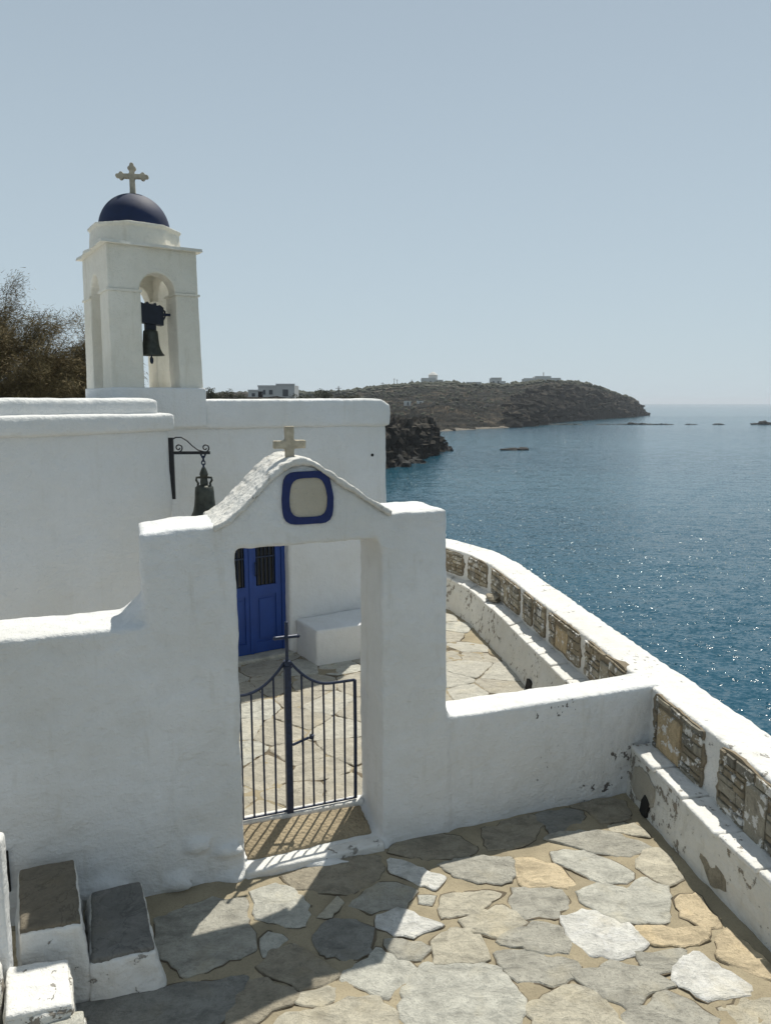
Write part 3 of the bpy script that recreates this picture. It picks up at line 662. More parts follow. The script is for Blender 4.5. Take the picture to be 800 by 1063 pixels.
# niche: blue painted ring round a beige panel
def superell(cx, cz, a, b, n=40, p=3.2):
    L = []
    for k in range(n):
        th = 2*math.pi*k/n; c_, s_ = math.cos(th), math.sin(th)
        r = (abs(c_)**p+abs(s_)**p)**(-1/p); w_ = 1+.035*noise.noise(Vector((c_*1.6, s_*1.6, 4.2)))
        L.append((cx+a*r*c_*w_*(1-.12*max(0, s_)), cz+b*r*s_*w_))
    return L
o_ = superell(-.475, 2.262, .150, .153, p=4.6); i_ = superell(-.471, 2.264, .110, .113, p=3.8)
mb = MB(); n = 40
vs = [G(a, .03, z) for a, z in o_]+[G(a, -.014, z) for a, z in o_]+[G(a, -.014, z) for a, z in i_]+[G(a, .012, z) for a, z in i_]
mb.add(vs, [[r*n+k, r*n+(k+1) % n, (r+1)*n+(k+1) % n, (r+1)*n+k] for r in range(3) for k in range(n)]); mb.build('niche_ring', M['blue_dark'], t_gate)
mb = MB(); mb.fprism(G, superell(-.471, 2.264, .113, .116, p=3.8), -.006, .02); mb.build('niche_panel', M['niche'], t_gate)
# small stone cross on the ridge
def cross_pts(cx, z0, hh, w_, arm, bw):
    return [(cx-bw, z0), (cx+bw, z0), (cx+bw*.9, z0+hh*.42), (cx+arm, z0+hh*.42), (cx+arm*1.03, z0+hh*.42+w_), (cx+bw*.9, z0+hh*.42+w_*1.05), (cx+bw, z0+hh), (cx-bw, z0+hh), (cx-bw*.9, z0+hh*.42+w_), (cx-arm, z0+hh*.42+w_), (cx-arm*1.03, z0+hh*.42), (cx-bw*.9, z0+hh*.42)]
mb = MB(); mb.fprism(G, cross_pts(-.535, 2.44, .225, .048, .094, .027), .15, .20)
rough(mb.build('cross', M['sandstone'], t_gate), .006, 5, .006, .05, 0, 1)

# ---------------------------------------------------------------- iron gate
GI = frame(*G(0, .40, 0)[:2], 1, .38)
t_ig = thing('iron_gate', GI(-.53, 0, .11), 'dark blue wrought-iron garden gate with a cross on its thick middle post', 'gate')
zb = .125; sp = -.53
mb = MB(); mb.fbox(GI, sp-.021, sp+.021, -.021, .021, zb, 1.165); mb.fbox(GI, sp-.027, sp+.027, -.027, .027, 1.12, 1.135); mb.build('post', M['iron'], t_ig)
mb = MB(); mb.tube([GI(sp, 0, 1.15), GI(sp, 0, 1.415)], .011, 8); mb.tube([GI(sp-.075, 0, 1.322), GI(sp+.075, 0, 1.322)], .0115, 8)
for q in (GI(sp, 0, 1.415), GI(sp-.075, 0, 1.322), GI(sp+.075, 0, 1.322)): blob(mb, q, (.015,)*3, 1, 1, 0)
mb.build('cross', M['iron'], t_ig)
def topz(d): return 1.165-.165*min(1, d/.21)**.62 if d < .3 else 1.0-.0*(d-.3)
for side, ln, nb in ((-1, .45, 6), (1, .455, 6)):
    lf = thing('gate_leaf', GI(sp, 0, zb), None, None); lf.parent = t_ig; lf.matrix_parent_inverse = Matrix.Translation(t_ig.location).inverted()
    def bld(name, mb_): 
        o = mb_.build(name, M['iron']); o.parent = lf; o.matrix_parent_inverse = Matrix.Translation(GI(sp, 0, zb)).inverted(); return o
    sgn = side; off = .0
    def tz(d): return .975+.18*(1-min(1, max(0, d-.02)/.27))**2.1
    mb = MB(); mb.tube([GI(sp+sgn*(.02+k/24*(ln-.02)), 0, tz(.02+k/24*(ln-.02))) for k in range(25)], .0095, 8)
    bld('top_rail', mb)
    mb = MB(); mb.tube([GI(sp+sgn*.02, 0, zb+.012), GI(sp+sgn*ln, 0, zb+.012)], .008, 8); bld('bottom_rail', mb)
    for k in range(nb):
        d = .02+(ln-.02)*(k+1)/nb; mb = MB()
        p0, p1 = (zb+.01, tz(d)); wob = .004*math.sin(k*3.7+side)
        mb.tube([GI(sp+sgn*d, 0, p0), GI(sp+sgn*(d+wob), 0, (p0+p1)/2), GI(sp+sgn*d, 0, p1)], .0068 if k < nb-1 else .012, 8); bld('bar' if k < nb-1 else 'hinge_stile', mb)
mb = MB(); mb.tube([GI(sp+.02, -.022, .60), GI(sp+.13, -.026, .635)], .009, 8); mb.tube([GI(sp+.145, -.028, .625), GI(sp+.15, -.028, .65)], .016, 8); mb.tube([GI(sp+.085, -.03, .59), GI(sp+.085, -.03, .66)], .006, 6); mb.build('latch', M['iron'], t_ig)

# ---------------------------------------------------------------- parapet with stonework showing
t_par = thing('parapet', (2.1, 5, 0), 'long white parapet with patches of bare stone, running between terrace and sea', 'parapet')
mb = MB()
for i in range(len(PAR_IN)-1):
    e = .03
    a, b, c, d = Vector(PAR_IN[i]), Vector(PAR_IN[i+1]), Vector(PAR_OUT[i+1]), Vector(PAR_OUT[i])
    v = (b-a).normalized()*e
    mb.prism([tuple(a-v), tuple(d-v), tuple(c+v), tuple(b+v)], -2.6, .785)
rough(mb.build('wall', M['white_worn'], t_par), .019, 3, .026, .45, .014, .08)
def poly_len(P):
    L = [0]
    for a, b in zip(P, P[1:]): L.append(L[-1]+math.hypot(b[0]-a[0], b[1]-a[1]))
    return L
PL = poly_len(PAR_IN)
def par_at(l, off, z):
    for i in range(len(PL)-1):
        if l <= PL[i+1] or i == len(PL)-2:
            a, b = Vector(PAR_IN[i]), Vector(PAR_IN[i+1]); t = (l-PL[i])/(PL[i+1]-PL[i]); p = a+(b-a)*t; d = (b-a).normalized(); n_ = Vector((-d.y, d.x)); p = p+n_*off; return (p.x, p.y, z)
def y2l(y):
    for i in range(len(PAR_IN)-1):
        if PAR_IN[i][1] <= y <= PAR_IN[i+1][1]: return PL[i]+(PL[i+1]-PL[i])*(y-PAR_IN[i][1])/(PAR_IN[i+1][1]-PAR_IN[i][1])
SK = ['brown', 'grey', 'slate', 'cream', 'ochre']
# y range, z range, large ochre slab position or None
panels = [(4.36, 4.99, .37, .775, 'ochre'), (3.45, 4.20, .34, .77, 'grey'), (2.45, 3.36, .34, .77, 'cream'), (5.42, 6.22, .44, .775, 'pale'), (6.32, 7.08, .45, .77, 'ochre'), (7.18, 7.50, .45, .77, None), (7.56, 7.86, .45, .77, None), (8.0, 9.05, .44, .77, 'cream'), (9.2, 9.78, .44, .765, None), (9.88, 10.6, .44, .76, None)]
for pi, (y0, y1, z0, z1, big) in enumerate(panels):
    rnd = random.Random(pi+40); l0, l1 = y2l(y0), y2l(y1); t_ = []
    mb = MB(); n = 64; cx, cz = (l0+l1)/2, (z0+z1)/2; ring = []
    for k in range(n):
        th = 2*math.pi*k/n; c_, s_ = math.cos(th), math.sin(th); r = (abs(c_)**9+abs(s_)**9)**(-1/9)
        w_ = 1+.10*noise.noise(Vector((c_*2.2+pi*3, s_*2.2, .5)))+.07*noise.noise(Vector((c_*7, s_*7+pi, 2.5)))
        ring.append((cx+(l1-l0)/2*r*c_*w_, min(z1+.012, cz+(z1-z0)/2*r*s_*w_)))
    mb.extrude([par_at(l, -.05, z) for l, z in ring], [par_at(l, .014, z) for l, z in ring])
    pn = mb.build('stone_panel', M['panel_mortar'], t_par)
    mb = MB()
    def brick(a0, a1, b0, b1, kind, pr=.024):
        mb.mi = SK.index(kind) if kind in SK else 1
        P = []
        for (a, b) in ((a0, b0), ((a0+a1)/2, b0), (a1, b0), (a1, (b0+b1)/2), (a1, b1), ((a0+a1)/2, b1), (a0, b1), (a0, (b0+b1)/2)):
            P.append((a+rnd.uniform(-.005, .005), b+rnd.uniform(-.004, .004)))
        pr = pr*rnd.uniform(.8, 1.35); ca, cb = (a0+a1)/2, (b0+b1)/2
        mb.extrude([par_at(a, -.03, b) for a, b in P], [par_at(a, pr-.006, b) for a, b in P])
        mb.extrude([par_at(a, pr-.007, b) for a, b in P], [par_at(ca+(a-ca)*.88, pr+rnd.uniform(0, .003), cb+(b-cb)*.88) for a, b in P])
    bl = None
    if big:
        w_ = {'ochre': .29, 'grey': .18, 'pale': .15, 'cream': .12}[big]; s0 = l0+(l1-l0)*(.38 if pi else .42); bl = (s0, s0+w_, z0+.03, z1-.08)
        brick(*bl, big if big != 'pale' else 'grey', .026)
    z = z0+.02
    while z < z1-.02:
        h = rnd.uniform(.034, .082); h = min(h, z1-.004-z); a = l0+rnd.uniform(.01, .03)
        while a < l1-.03:
            w_ = min(rnd.uniform(.08, .27), l1-.01-a)
            if not (bl and a+w_ > bl[0]-.01 and a < bl[1]+.01 and z+h > bl[2] and z < bl[3]): brick(a, a+w_-.012, z, z+h-.009, rnd.choice(SK[:3]+['brown', 'cream' if rnd.random() < .4 else 'grey']))
            elif a < bl[0]-.05: brick(a, bl[0]-.012, z, z+h-.009, rnd.choice(SK[:3]))
            elif a+w_ > bl[1]+.05: brick(bl[1]+.012, a+w_-.012, z, z+h-.009, rnd.choice(SK[:3]))
            a += w_
        z += h
    bk = mb.build('masonry', [M['pr_'+k] for k in SK]); bk.parent = pn
# ---------------------------------------------------------------- benches along the parapet
def bench(name, lab, front_b, front_t, back, zt, ztb, mat, seed, grp):
    t = thing(name, (front_b[0][0], front_b[0][1], 0), lab, 'bench', grp)
    mb = MB()
    for i in range(len(front_b)-1):
        def e(P): 
            a, b = Vector(P[i]), Vector(P[i+1]); v = (b-a).normalized()*.02; return a-v, b+v
        (f0, f1), (g0, g1), (b0, b1) = e(front_b), e(front_t), e(back)
        mb.extrude([(f0.x, f0.y, -.1), (g0.x, g0.y, zt), (b0.x, b0.y, ztb), (b0.x, b0.y, -.1)], [(f1.x, f1.y, -.1), (g1.x, g1.y, zt), (b1.x, b1.y, ztb), (b1.x, b1.y, -.1)])
    rough(mb.build('bench_body', mat, t), .018, 4, .02, .3, .012, .06)
    L = poly_len(front_t); rnd = random.Random(seed); l = .03
    def at_(P, l):
        LL = poly_len(P); l = l/L[-1]*LL[-1]
        for i in range(len(LL)-1):
            if l <= LL[i+1]+1e-6: return Vector(P[i]).lerp(Vector(P[i+1]), (l-LL[i])/(LL[i+1]-LL[i]))
        return Vector(P[-1])
    while l < L[-1]-.15:
        w_ = min(rnd.uniform(.27, .40), L[-1]-l); a0, a1 = at_(front_t, l+.006), at_(front_t, l+w_-.006); b0, b1 = at_(back, l+.006+rnd.uniform(-.01, .01)), at_(back, l+w_-.006)
        d0 = (a0-b0).normalized()*rnd.uniform(.012, .026); h = rnd.uniform(.016, .028)
        mb = MB(); mb.extrude([(a0.x+d0.x, a0.y+d0.y, zt-.015), (a1.x+d0.x, a1.y+d0.y, zt-.015), (b1.x, b1.y, ztb-.015), (b0.x, b0.y, ztb-.015)],
                              [(a0.x+d0.x, a0.y+d0.y, zt+h), (a1.x+d0.x, a1.y+d0.y, zt+h), (b1.x, b1.y, ztb+h), (b0.x, b0.y, ztb+h)])
        rough(mb.build('seat_slab', M['white_worn'], t), .010, 3, .008, .12, .004, .03); l += w_
    return t
t_b1 = bench('masonry_bench', 'low white bench of chipped masonry under the parapet on the near terrace', [(1.728, 5.0), (1.785, 4.536), (1.862, 4.035), (1.98, 3.429), (2.16, 2.4), (2.25, 1.6)],
      [(1.765, 5.02), (1.83, 4.46), (1.895, 3.90), (1.98, 3.46), (2.16, 2.45), (2.24, 1.6)], [(1.975, 5.06), (2.02, 4.5), (2.10, 3.95), (2.16, 3.5), (2.33, 2.5), (2.42, 1.6)], .36, .365, M['white_chipped'], 5, 'masonry benches along the parapet')
t_b2 = bench('masonry_bench', 'long curved white bench with a tiled seat edge in the courtyard beyond the gate wall', [(1.58, 5.2), (1.49, 6.0), (1.37, 7.022), (1.20, 8.2), (1.053, 9.144), (.852, 9.763), (.4, 10.4)],
      [(1.68, 5.2), (1.575, 6.25), (1.43, 7.2), (1.27, 8.4), (1.11, 9.3), (.90, 9.95), (.42, 10.5)], [(1.93, 5.2), (1.81, 6.3), (1.68, 7.2), (1.49, 8.4), (1.34, 9.4), (1.02, 10.2), (.5, 10.8)], .39, .395, M['white_chipped'], 9, 'masonry benches along the parapet')
# brown stone left on the bench, drain holes, bare cement patches
mb = MB(); blob(mb, (1.31, 8.75, .46), (.09, .13, .05), 8, 2, .3); tag(mb.build('loose_stone', M['st_brown']), 'flat brown loose stone lying on the curved courtyard bench', 'stone')
def patch(name, pts, nrm, mat, parent, th=.012):
    mb = MB(); n_ = Vector(nrm).normalized(); n = len(pts); c = sum((Vector(p) for p in pts), Vector())/n; Q = []
    for i in range(n):
        a, b = Vector(pts[i]), Vector(pts[(i+1) % n])
        for k in range(6):
            q = a.lerp(b, k/6); q = q+(q-c)*.22*noise.noise(q*14); Q.append(q)
    mb.extrude([q-n_*.03 for q in Q], [q+n_*th for q in Q]); return mb.build(name, mat, parent)
def bfr(p, q, zt_): # point on the near bench front: along 0..1, height z
    return lambda l, z: (p[0]+(q[0]-p[0])*l+(zt_*z/.36)*.04, p[1]+(q[1]-p[1])*l, z)
nb = (-.99, -.15, .1)
M['bare_cement'] = plaster('bare_cement', (.42, .39, .33), 0, stain=1.2)
f1 = bfr((1.738, 4.93), (1.79, 4.50), 1)
patch('bare_patch', [f1(-.0, .12), f1(.35, .06), f1(.75, .12), f1(.72, .25), f1(.25, .30), f1(.05, .25)], nb, M['bare_cement'], t_b1, .010)
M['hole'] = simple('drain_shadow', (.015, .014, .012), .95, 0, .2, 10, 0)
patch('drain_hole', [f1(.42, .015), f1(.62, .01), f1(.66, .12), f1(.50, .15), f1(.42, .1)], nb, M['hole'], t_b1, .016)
f2 = bfr((1.86, 4.05), (1.91, 3.80), 1)
patch('bare_patch', [f2(.0, .13), f2(.5, .05), f2(.95, .08), f2(1, .15), f2(.55, .17), f2(.3, .25), f2(.02, .24)], nb, M['st_brown'], t_b1, .012)
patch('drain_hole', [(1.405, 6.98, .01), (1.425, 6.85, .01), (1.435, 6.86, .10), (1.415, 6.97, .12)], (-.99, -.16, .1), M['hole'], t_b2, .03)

# ---------------------------------------------------------------- steps at the left
def slab_step(lab, top, z, base_z, mat, over=.012, body='white_worn', zz=None):
    c = Vector((sum(p[0] for p in top)/4, sum(p[1] for p in top)/4, base_z))
    t = thing('step', c, lab, 'step', 'steps up along the gate wall'); mb = MB()
    big = [(c.x+(x-c.x)*1.03, c.y+(y-c.y)*1.03) for x, y in top]; base = [(c.x+(x-c.x)*1.30, c.y+(y-c.y)*1.14) for x, y in top]
    mb.extrude([(x, y, base_z-.05) for x, y in base], [(x, y, z-.012) for x, y in big]); rough(mb.build('block', M[body], t), .014, 5, .025, .2, .014, .05)
    mb = MB(); mb.extrude([(x, y, z-.02) for x, y in top], [(c.x+(x-c.x)*.985, c.y+(y-c.y)*.985, z+.006) for x, y in top]); rough(mb.build('tread', mat, t), .010, 3, .012, .12, .004, .04)
    return t
slab_step('shaded brown-topped stone step against the gate wall, higher of the two', [(-1.90, 3.53), (-1.655, 3.63), (-1.425, 3.15), (-1.68, 3.08)], .40, 0, M['slab_brown'])
slab_step('grey-topped stone step beside the floor, lower of the two against the gate wall', [(-1.58, 3.63), (-1.345, 3.73), (-1.112, 3.228), (-1.385, 3.134)], .20, 0, M['slab_grey'])
slab_step('sunlit cream-white step in the bottom left corner', [(-1.70, 2.98), (-1.44, 3.03), (-1.31, 2.77), (-1.56, 2.70)], .30, 0, M['white_worn'], body='white_chipped')
slab_step('pale grey step at the bottom edge, in front of the sunlit one', [(-1.53, 2.74), (-1.28, 2.80), (-1.12, 2.45), (-1.40, 2.38)], .245, 0, M['st_pale'], body='white_chipped')
t = thing('newel_pier', (-1.8, 3.05, 0), 'slim white plastered pier beside the steps at the left edge', 'pier')
mb = MB(); mb.prism([(-2.1, 2.90), (-1.67, 2.96), (-1.69, 3.05), (-2.1, 3.03)], -.1, .92); rough(mb.build('pier_body', M['white'], t), .014, 4, .015, .2, .006, .06)
t = thing('stair_wall', (-1.9, 2.6, 0), 'speckled sunlit white low wall in the bottom left corner', 'wall')
mb = MB(); mb.prism([(-2.2, 1.2), (-1.40, 1.2), (-1.54, 2.2), (-1.66, 2.90), (-2.2, 2.95)], -.1, .40); rough(mb.build('wall_body', M['white_chipped'], t), .018, 5, .03, .2, .01, .05)
t = thing('vent_pipe', (-2.0, 3.5, 0), 'thin dark pipe on the gate wall behind the white pier', 'pipe')
mb = MB(); q = G(-2.14, -.03, 0); mb.tube([(q[0], q[1], .22), (q[0], q[1], .45)], .010, 8); mb.build('pipe_tube', M['hole'], t)

# ---------------------------------------------------------------- church
W = frame(-1.102, 7.976, 1, .65); CL, CR, RT = -2.1, 1.335, 2.56
t_ch = thing('church', W(0, 0, 0), 'small whitewashed church with a flat rounded roof edge and a blue double door', 'church')
mb = MB(); DL, DR, DT = -.80, .045, 1.66
mb.fprism(W, [(CL, -.3), (CR+.03, -.3), (CR, RT), (CL, RT)], .16, 4.2)
mb.fprism(W, [(CL, -.3), (DL, -.3), (DL, RT), (CL, RT)], 0, .3)
mb.fprism(W, [(DR, -.3), (CR+.03, -.3), (CR, RT), (DR, RT)], 0, .3)
mb.fprism(W, [(DL-.1, DT), (DR+.1, DT), (DR+.1, RT), (DL-.1, RT)], .001, .3)
rough(mb.build('wall', M['white'], t_ch), .024, 7, .03, .7, .010, .12)
mb = MB()
mb.fprism(W, [(CL-.02, RT-.03), (CR+.02, RT-.03), (CR+.05, RT+.09), (CR+.03, RT+.22), (CR-.10, RT+.285), (CL, RT+.27)], -.035, 4.24)
rough(mb.build('roof', M['white'], t_ch), .024, 13, .03, .6, .008, .12)
# double door
dr = MB(); dr.fbox(W, DL+.0, DL+.045, .10, .15, 0.04, DT-.02); dr.fbox(W, DR-.045, DR, .10, .15, 0.04, DT-.02); dr.fbox(W, DL+.045, DR-.045, .10, .15, DT-.065, DT-.02)
dm = thing('door', W(-.4, .1, 0), None, None); dm.parent = t_ch; dm.matrix_parent_inverse = Matrix.Translation(t_ch.location).inverted()
def dpart(name, mb_, mat):
    o = mb_.build(name, mat); o.parent = dm; o.matrix_parent_inverse = Matrix.Translation(W(-.4, .1, 0)).inverted(); return o
dpart('frame', dr, M['blue_paint'])
mid = -.365
for a0, a1 in ((DL+.05, mid-.003), (mid+.003, DR-.05)):
    mb = MB(); s_ = .062
    mb.fbox(W, a0, a0+s_, .112, .148, .05, DT-.07); mb.fbox(W, a1-s_, a1, .112, .148, .05, DT-.07)
    for z0, z1 in ((.05, .17), (.70, .81), (DT-.17, DT-.07)): mb.fbox(W, a0+s_, a1-s_, .113, .147, z0, z1)
    mb.fbox(W, a0+s_, a1-s_, .130, .145, .17, .70); mb.fbox(W, a0+s_+.035, a1-s_-.035, .118, .132, .21, .66)
    dpart('leaf', mb, M['blue_paint'])
    mb = MB(); mb.fbox(W, a0+s_, a1-s_, .137, .146, .81, DT-.17); dpart('glass', mb, M['glass'])
    mb = MB(); k = 5
    for j in range(k):
        aa = a0+s_+(a1-a0-2*s_)*(j+.5)/k; mb.tube([W(aa, .122, .79), W(aa, .122, DT-.16)], .0055, 6)
    for zz in (1.12,): mb.fbox(W, a0+s_, a1-s_, .121, .125, zz, zz+.016)
    dpart('grille', mb, M['iron'])
mb = MB(); mb.fbox(W, mid-.018, mid+.018, .10, .113, .05, DT-.07); dpart('astragal', mb, M['blue_paint'])
mb = MB(); mb.tube([W(mid+.05, .10, .93), W(mid+.05, .085, .95), W(mid+.05, .085, 1.06), W(mid+.05, .10, 1.08)], .008, 8); dpart('handle', mb, M['iron'])
mb = MB(); mb.fbox(W, DL-.03, DR+.02, -.05, .2, -.02, .045); rough(mb.build('door_sill', M['st_pale'], t_ch), .012, 3, .008, .1, 0, 1)
mb = MB(); mb.lathe([(.018, 0), (.018, .02)], (0, 0, 0), 12); o = mb.build('vent_hole', M['hole'], t_ch); o.matrix_parent_inverse = Matrix()
o.parent = None; o.location = W(1.13, .012, 2.2); o.rotation_euler = (R(90), 0, math.atan(.65)); o.parent = t_ch; o.matrix_parent_inverse = Matrix.Translation(t_ch.location).inverted()
# bench by the church door
t = thing('masonry_bench', W(.6, -.25, 0), 'smooth white block bench against the church wall, right of the blue door', 'bench')
mb = MB(); mb.prism([(-.735, 7.60), (-.02, 7.95), (-.05, 8.65), (-1.00, 8.03)], -.1, .40); rough(mb.build('bench_block', M['white'], t), .018, 6, .015, .3, .005, .08)

# lower block at the left
SB = [(-1.80, 6.20), (-3.70, 3.42), (-6.8, 5.4), (-5.2, 8.6), (-2.75, 7.6)]
def off_poly(P, d):
    c = Vector((sum(p[0] for p in P)/len(P), sum(p[1] for p in P)/len(P)))
    out = []
    n = len(P)
    for i in range(n):
        a, b, e = Vector(P[i-1]), Vector(P[i]), Vector(P[(i+1) % n]); d1 = (b-a).normalized(); d2 = (e-b).normalized()
        n1 = Vector((d1.y, -d1.x)); n2 = Vector((d2.y, -d2.x))
        if (b+n1-c).length < (b-n1-c).length: n1 = -n1; n2 = -n2
        m_ = (n1+n2).normalized(); out.append(tuple(b+m_*d/max(.4, m_.dot(n1))))
    return out
t_sb = thing('side_building', (-3.5, 5.5, 0), 'plain white building with a two-tier rounded roof edge at the left', 'building')
mb = MB(); mb.prism(SB, -.3, 2.60); rough(mb.build('wall', M['white'], t_sb), .024, 6, .05, .8, .008, .12)
mb = MB(); mb.prism(off_poly(SB, .045), 2.56, 2.715); rough(mb.build('lower_roof_tier', M['white'], t_sb), .022, 11, .02, .6, .006, .12)
mb = MB(); mb.prism(off_poly(SB, -.07), 2.62, 2.835); rough(mb.build('upper_roof_tier', M['white'], t_sb), .022, 11, .02, .6, .006, .12)

# ---------------------------------------------------------------- bell tower
T = frame(-2.555, 7.03, 1, .65); TW, TD = .86, 1.06
t_tw = thing('bell_tower', T(TW/2, TD/2, 2.8), 'white open-arched bell tower with a dark blue dome, standing on the church roof', 'bell tower')
def taper(fr): return lambda a, t, z: fr(TW/2+(a-TW/2)*(1.03-.035*(z-2.9)), TD/2+(t-TD/2)*(1.03-.03*(z-2.9)), z)
TT = taper(T); Z0, ZI, Z1 = 2.93, 3.84, 4.26; p = .27; ow = .335; a0 = .30; 
mb = MB()
for (s0, s1) in ((0, a0), (a0+ow, TW)):
    for (u0, u1) in ((0, .33), (TD-.33, TD)):
        mb.fbox(TT, s0, s1, u0, u1, 2.6, ZI)
mb2 = MB()
def arch_poly(w0, w1, W_, z0, z1, h):
    L = [(0, z0), (w0, z0)]; n = 12; c = (w0+w1)/2; r = (w1-w0)/2
    for k in range(n+1): th = math.pi-math.pi*k/n; L.append((c+r*math.cos(th), z0+r*1.0*math.sin(th)*h))
    L += [(w1, z0), (W_, z0), (W_, z1), (0, z1)]; 
    out = [L[0]]
    for q in L[1:]:
        if math.hypot(q[0]-out[-1][0], q[1]-out[-1][1]) > 1e-4: out.append(q)
    return out
for u0, u1 in ((0, .20), (TD-.20, TD)): mb2.fprism(TT, arch_poly(a0-.01, a0+ow-.005, TW, ZI, Z1, 1.05), u0, u1)
A = arch_poly(.34, TD-.34, TD, ZI, Z1, 1.0)
for s0, s1 in ((0, .19), (TW-.19, TW)):
    mb2.extrude([TT(s0, q[0], q[1]) for q in A], [TT(s1, q[0], q[1]) for q in A])
mb2.fbox(TT, .02, TW-.02, .02, TD-.02, Z1-.10, Z1-.01)
pil = MB(); pil.v = mb.v; pil.f = mb.f; pil.m = mb.m
rough(pil.build('pillars', M['cream'], t_tw), .011, 3, .008, .3, .003, .05)
rough(mb2.build('arched_storey', M['cream'], t_tw), .011, 3, .008, .3, .003, .05)
mb = MB()
for (s0, s1) in ((0, a0), (a0+ow, TW)):
    for (u0, u1) in ((0, .33), (TD-.33, TD)):
        mb.fbox(TT, s0-.012, s1+.012, u0-.012, u1+.012, ZI-.012, ZI+.008)
mb.build('impost_slabs', M['cream'], t_tw)
mb = MB(); mb.fbox(TT, -.012, TW+.012, -.040, TD+.02, 2.56, 2.945); rough(mb.build('plinth', M['white'], t_tw), .016, 3, .01, .3, 0, 1)
# projecting slate slabs, ragged edge
mb = MB(); rnd = random.Random(2); n = 44; ring = []
for k in range(n):
    f = k/n*4; e = int(f); g = f-e; c4 = [(-.038, -.038), (TW+.038, -.038), (TW+.038, TD+.038), (-.038, TD+.038)]; a, b = c4[e], c4[(e+1) % 4]
    j = rnd.uniform(-.018, .022) if g > .05 else .01
    x, y = a[0]+(b[0]-a[0])*g, a[1]+(b[1]-a[1])*g; cx, cy = TW/2, TD/2; dd = math.hypot(x-cx, y-cy); ring.append((x+(x-cx)/dd*j, y+(y-cy)/dd*j))
mb.extrude([T(x, y, Z1-.014+rnd.uniform(-.004, .004)) for x, y in ring], [T(TW/2+(x-TW/2)*.985, TD/2+(y-TD/2)*.985, Z1+.016) for x, y in ring])
mb.build('cornice_slab', M['cream'], t_tw)
DC = T(TW/2-.02, TD/2-.02, Z1); rot = math.atan(.65)
mb = MB()
def octring(r, z): return [(DC[0]+r*math.cos(rot+math.pi/8+k*math.pi/4), DC[1]+r*math.sin(rot+math.pi/8+k*math.pi/4), z) for k in range(8)]
mb.extrude(octring(.445, Z1+.01), octring(.425, Z1+.215)); mb.extrude(octring(.445, Z1+.205), octring(.45, Z1+.232))
rough(mb.build('drum', M['cream'], t_tw), .011, 3, .008, .2, .003, .05)
mb = MB(); pr = [(.34*math.cos(th)*1.0, .345*math.sin(th)) for th in [math.pi/2*k/16 for k in range(17)]]; pr[-1] = (.008, .345)
mb.lathe([(.34, -.05)]+pr, (DC[0], DC[1], Z1+.23), 48); dmo = mb.build('dome', M['dome'], t_tw, smooth=True)
# budded cross
F2 = frame(DC[0], DC[1], 1, .15); zc = Z1+.565
mb = MB()
def bud(x, z, dx, dz):
    for (bx, bz) in ((dx*.022, dz*.022), (dz*.02-dx*.012, dx*.02-dz*.012), (-dz*.02-dx*.012, -dx*.02-dz*.012)):
        mb.fprism(F2, [(x+bx+.021*math.cos(th), z+bz+.021*math.sin(th)) for th in [k*math.pi/5 for k in range(10)]], -.022, .022)
mb.fprism(F2, [(-.042, zc-.03), (.042, zc-.03), (.026, zc+.03), (.022, zc+.255), (-.022, zc+.255), (-.026, zc+.03)], -.025, .025)
mb.fbox(F2, -.11, .11, -.0245, .0245, zc+.155, zc+.198)
bud(0, zc+.262, 0, 1); bud(-.115, zc+.177, -1, 0); bud(.115, zc+.177, 1, 0)
rough(mb.build('cross', M['sandstone'], t_tw), .0055, 4, .004, .05, 0, 1)

# ---------------------------------------------------------------- bells
def bell(mb, c, r, h, n=36):
    prof = [(.10, 1.0), (.42, .985), (.55, .93), (.58, .80), (.60, .62), (.64, .42), (.72, .25), (.86, .11), (1.0, .02), (1.0, 0), (.93, .0), (.80, .10), (.6, .3)]
    mb.lathe([(a*r, b*h) for a, b in prof][::-1], c, n)
# tower bell
bc = T(a0+ow/2-.035, .20, 0); t_bl = thing('tower_bell', (bc[0], bc[1], 3.3), 'dark bell under a navy headstock, hanging in the tower arch', 'bell')
BF = frame(bc[0], bc[1], 1, .65)
mb = MB(); bell(mb, (bc[0], bc[1], 3.26), .125, .25); mb.build('bell_body', M['bronze'], t_bl, smooth=True)
mb = MB(); mb.fprism(BF, [(-.11, 3.57), (.12, 3.55), (.125, 3.72), (.09, 3.745), (.06, 3.735), (.05, 3.765), (.03, 3.745), (-.01, 3.75), (-.03, 3.77), (-.05, 3.745), (-.09, 3.76), (-.125, 3.74), (-.12, 3.60)], -.05, .05)
mb.fbox(BF, -.05, .05, -.03, .03, 3.50, 3.58); mb.build('headstock', M['headstock'], t_bl)
mb = MB(); mb.tube([BF(-.24, 0, 3.66), BF(.24, 0, 3.66)], .014, 8); mb.build('axle', M['iron'], t_bl)
mb = MB(); mb.tube([BF(.125, 0, 3.60), BF(.15, 0, 3.64), BF(.15, 0, 3.69), BF(.11, 0, 3.72)], .009, 8); mb.build('lever', M['headstock'], t_bl)
mb = MB(); mb.tube([BF(0, 0, 3.45), BF(0, 0, 3.24)], .007, 6); mb.lathe([(.008, 0), (.018, .02), (.018, .05), (.008, .07)], (bc[0], bc[1], 3.18), 12); mb.build('clapper', M['iron'], t_bl)
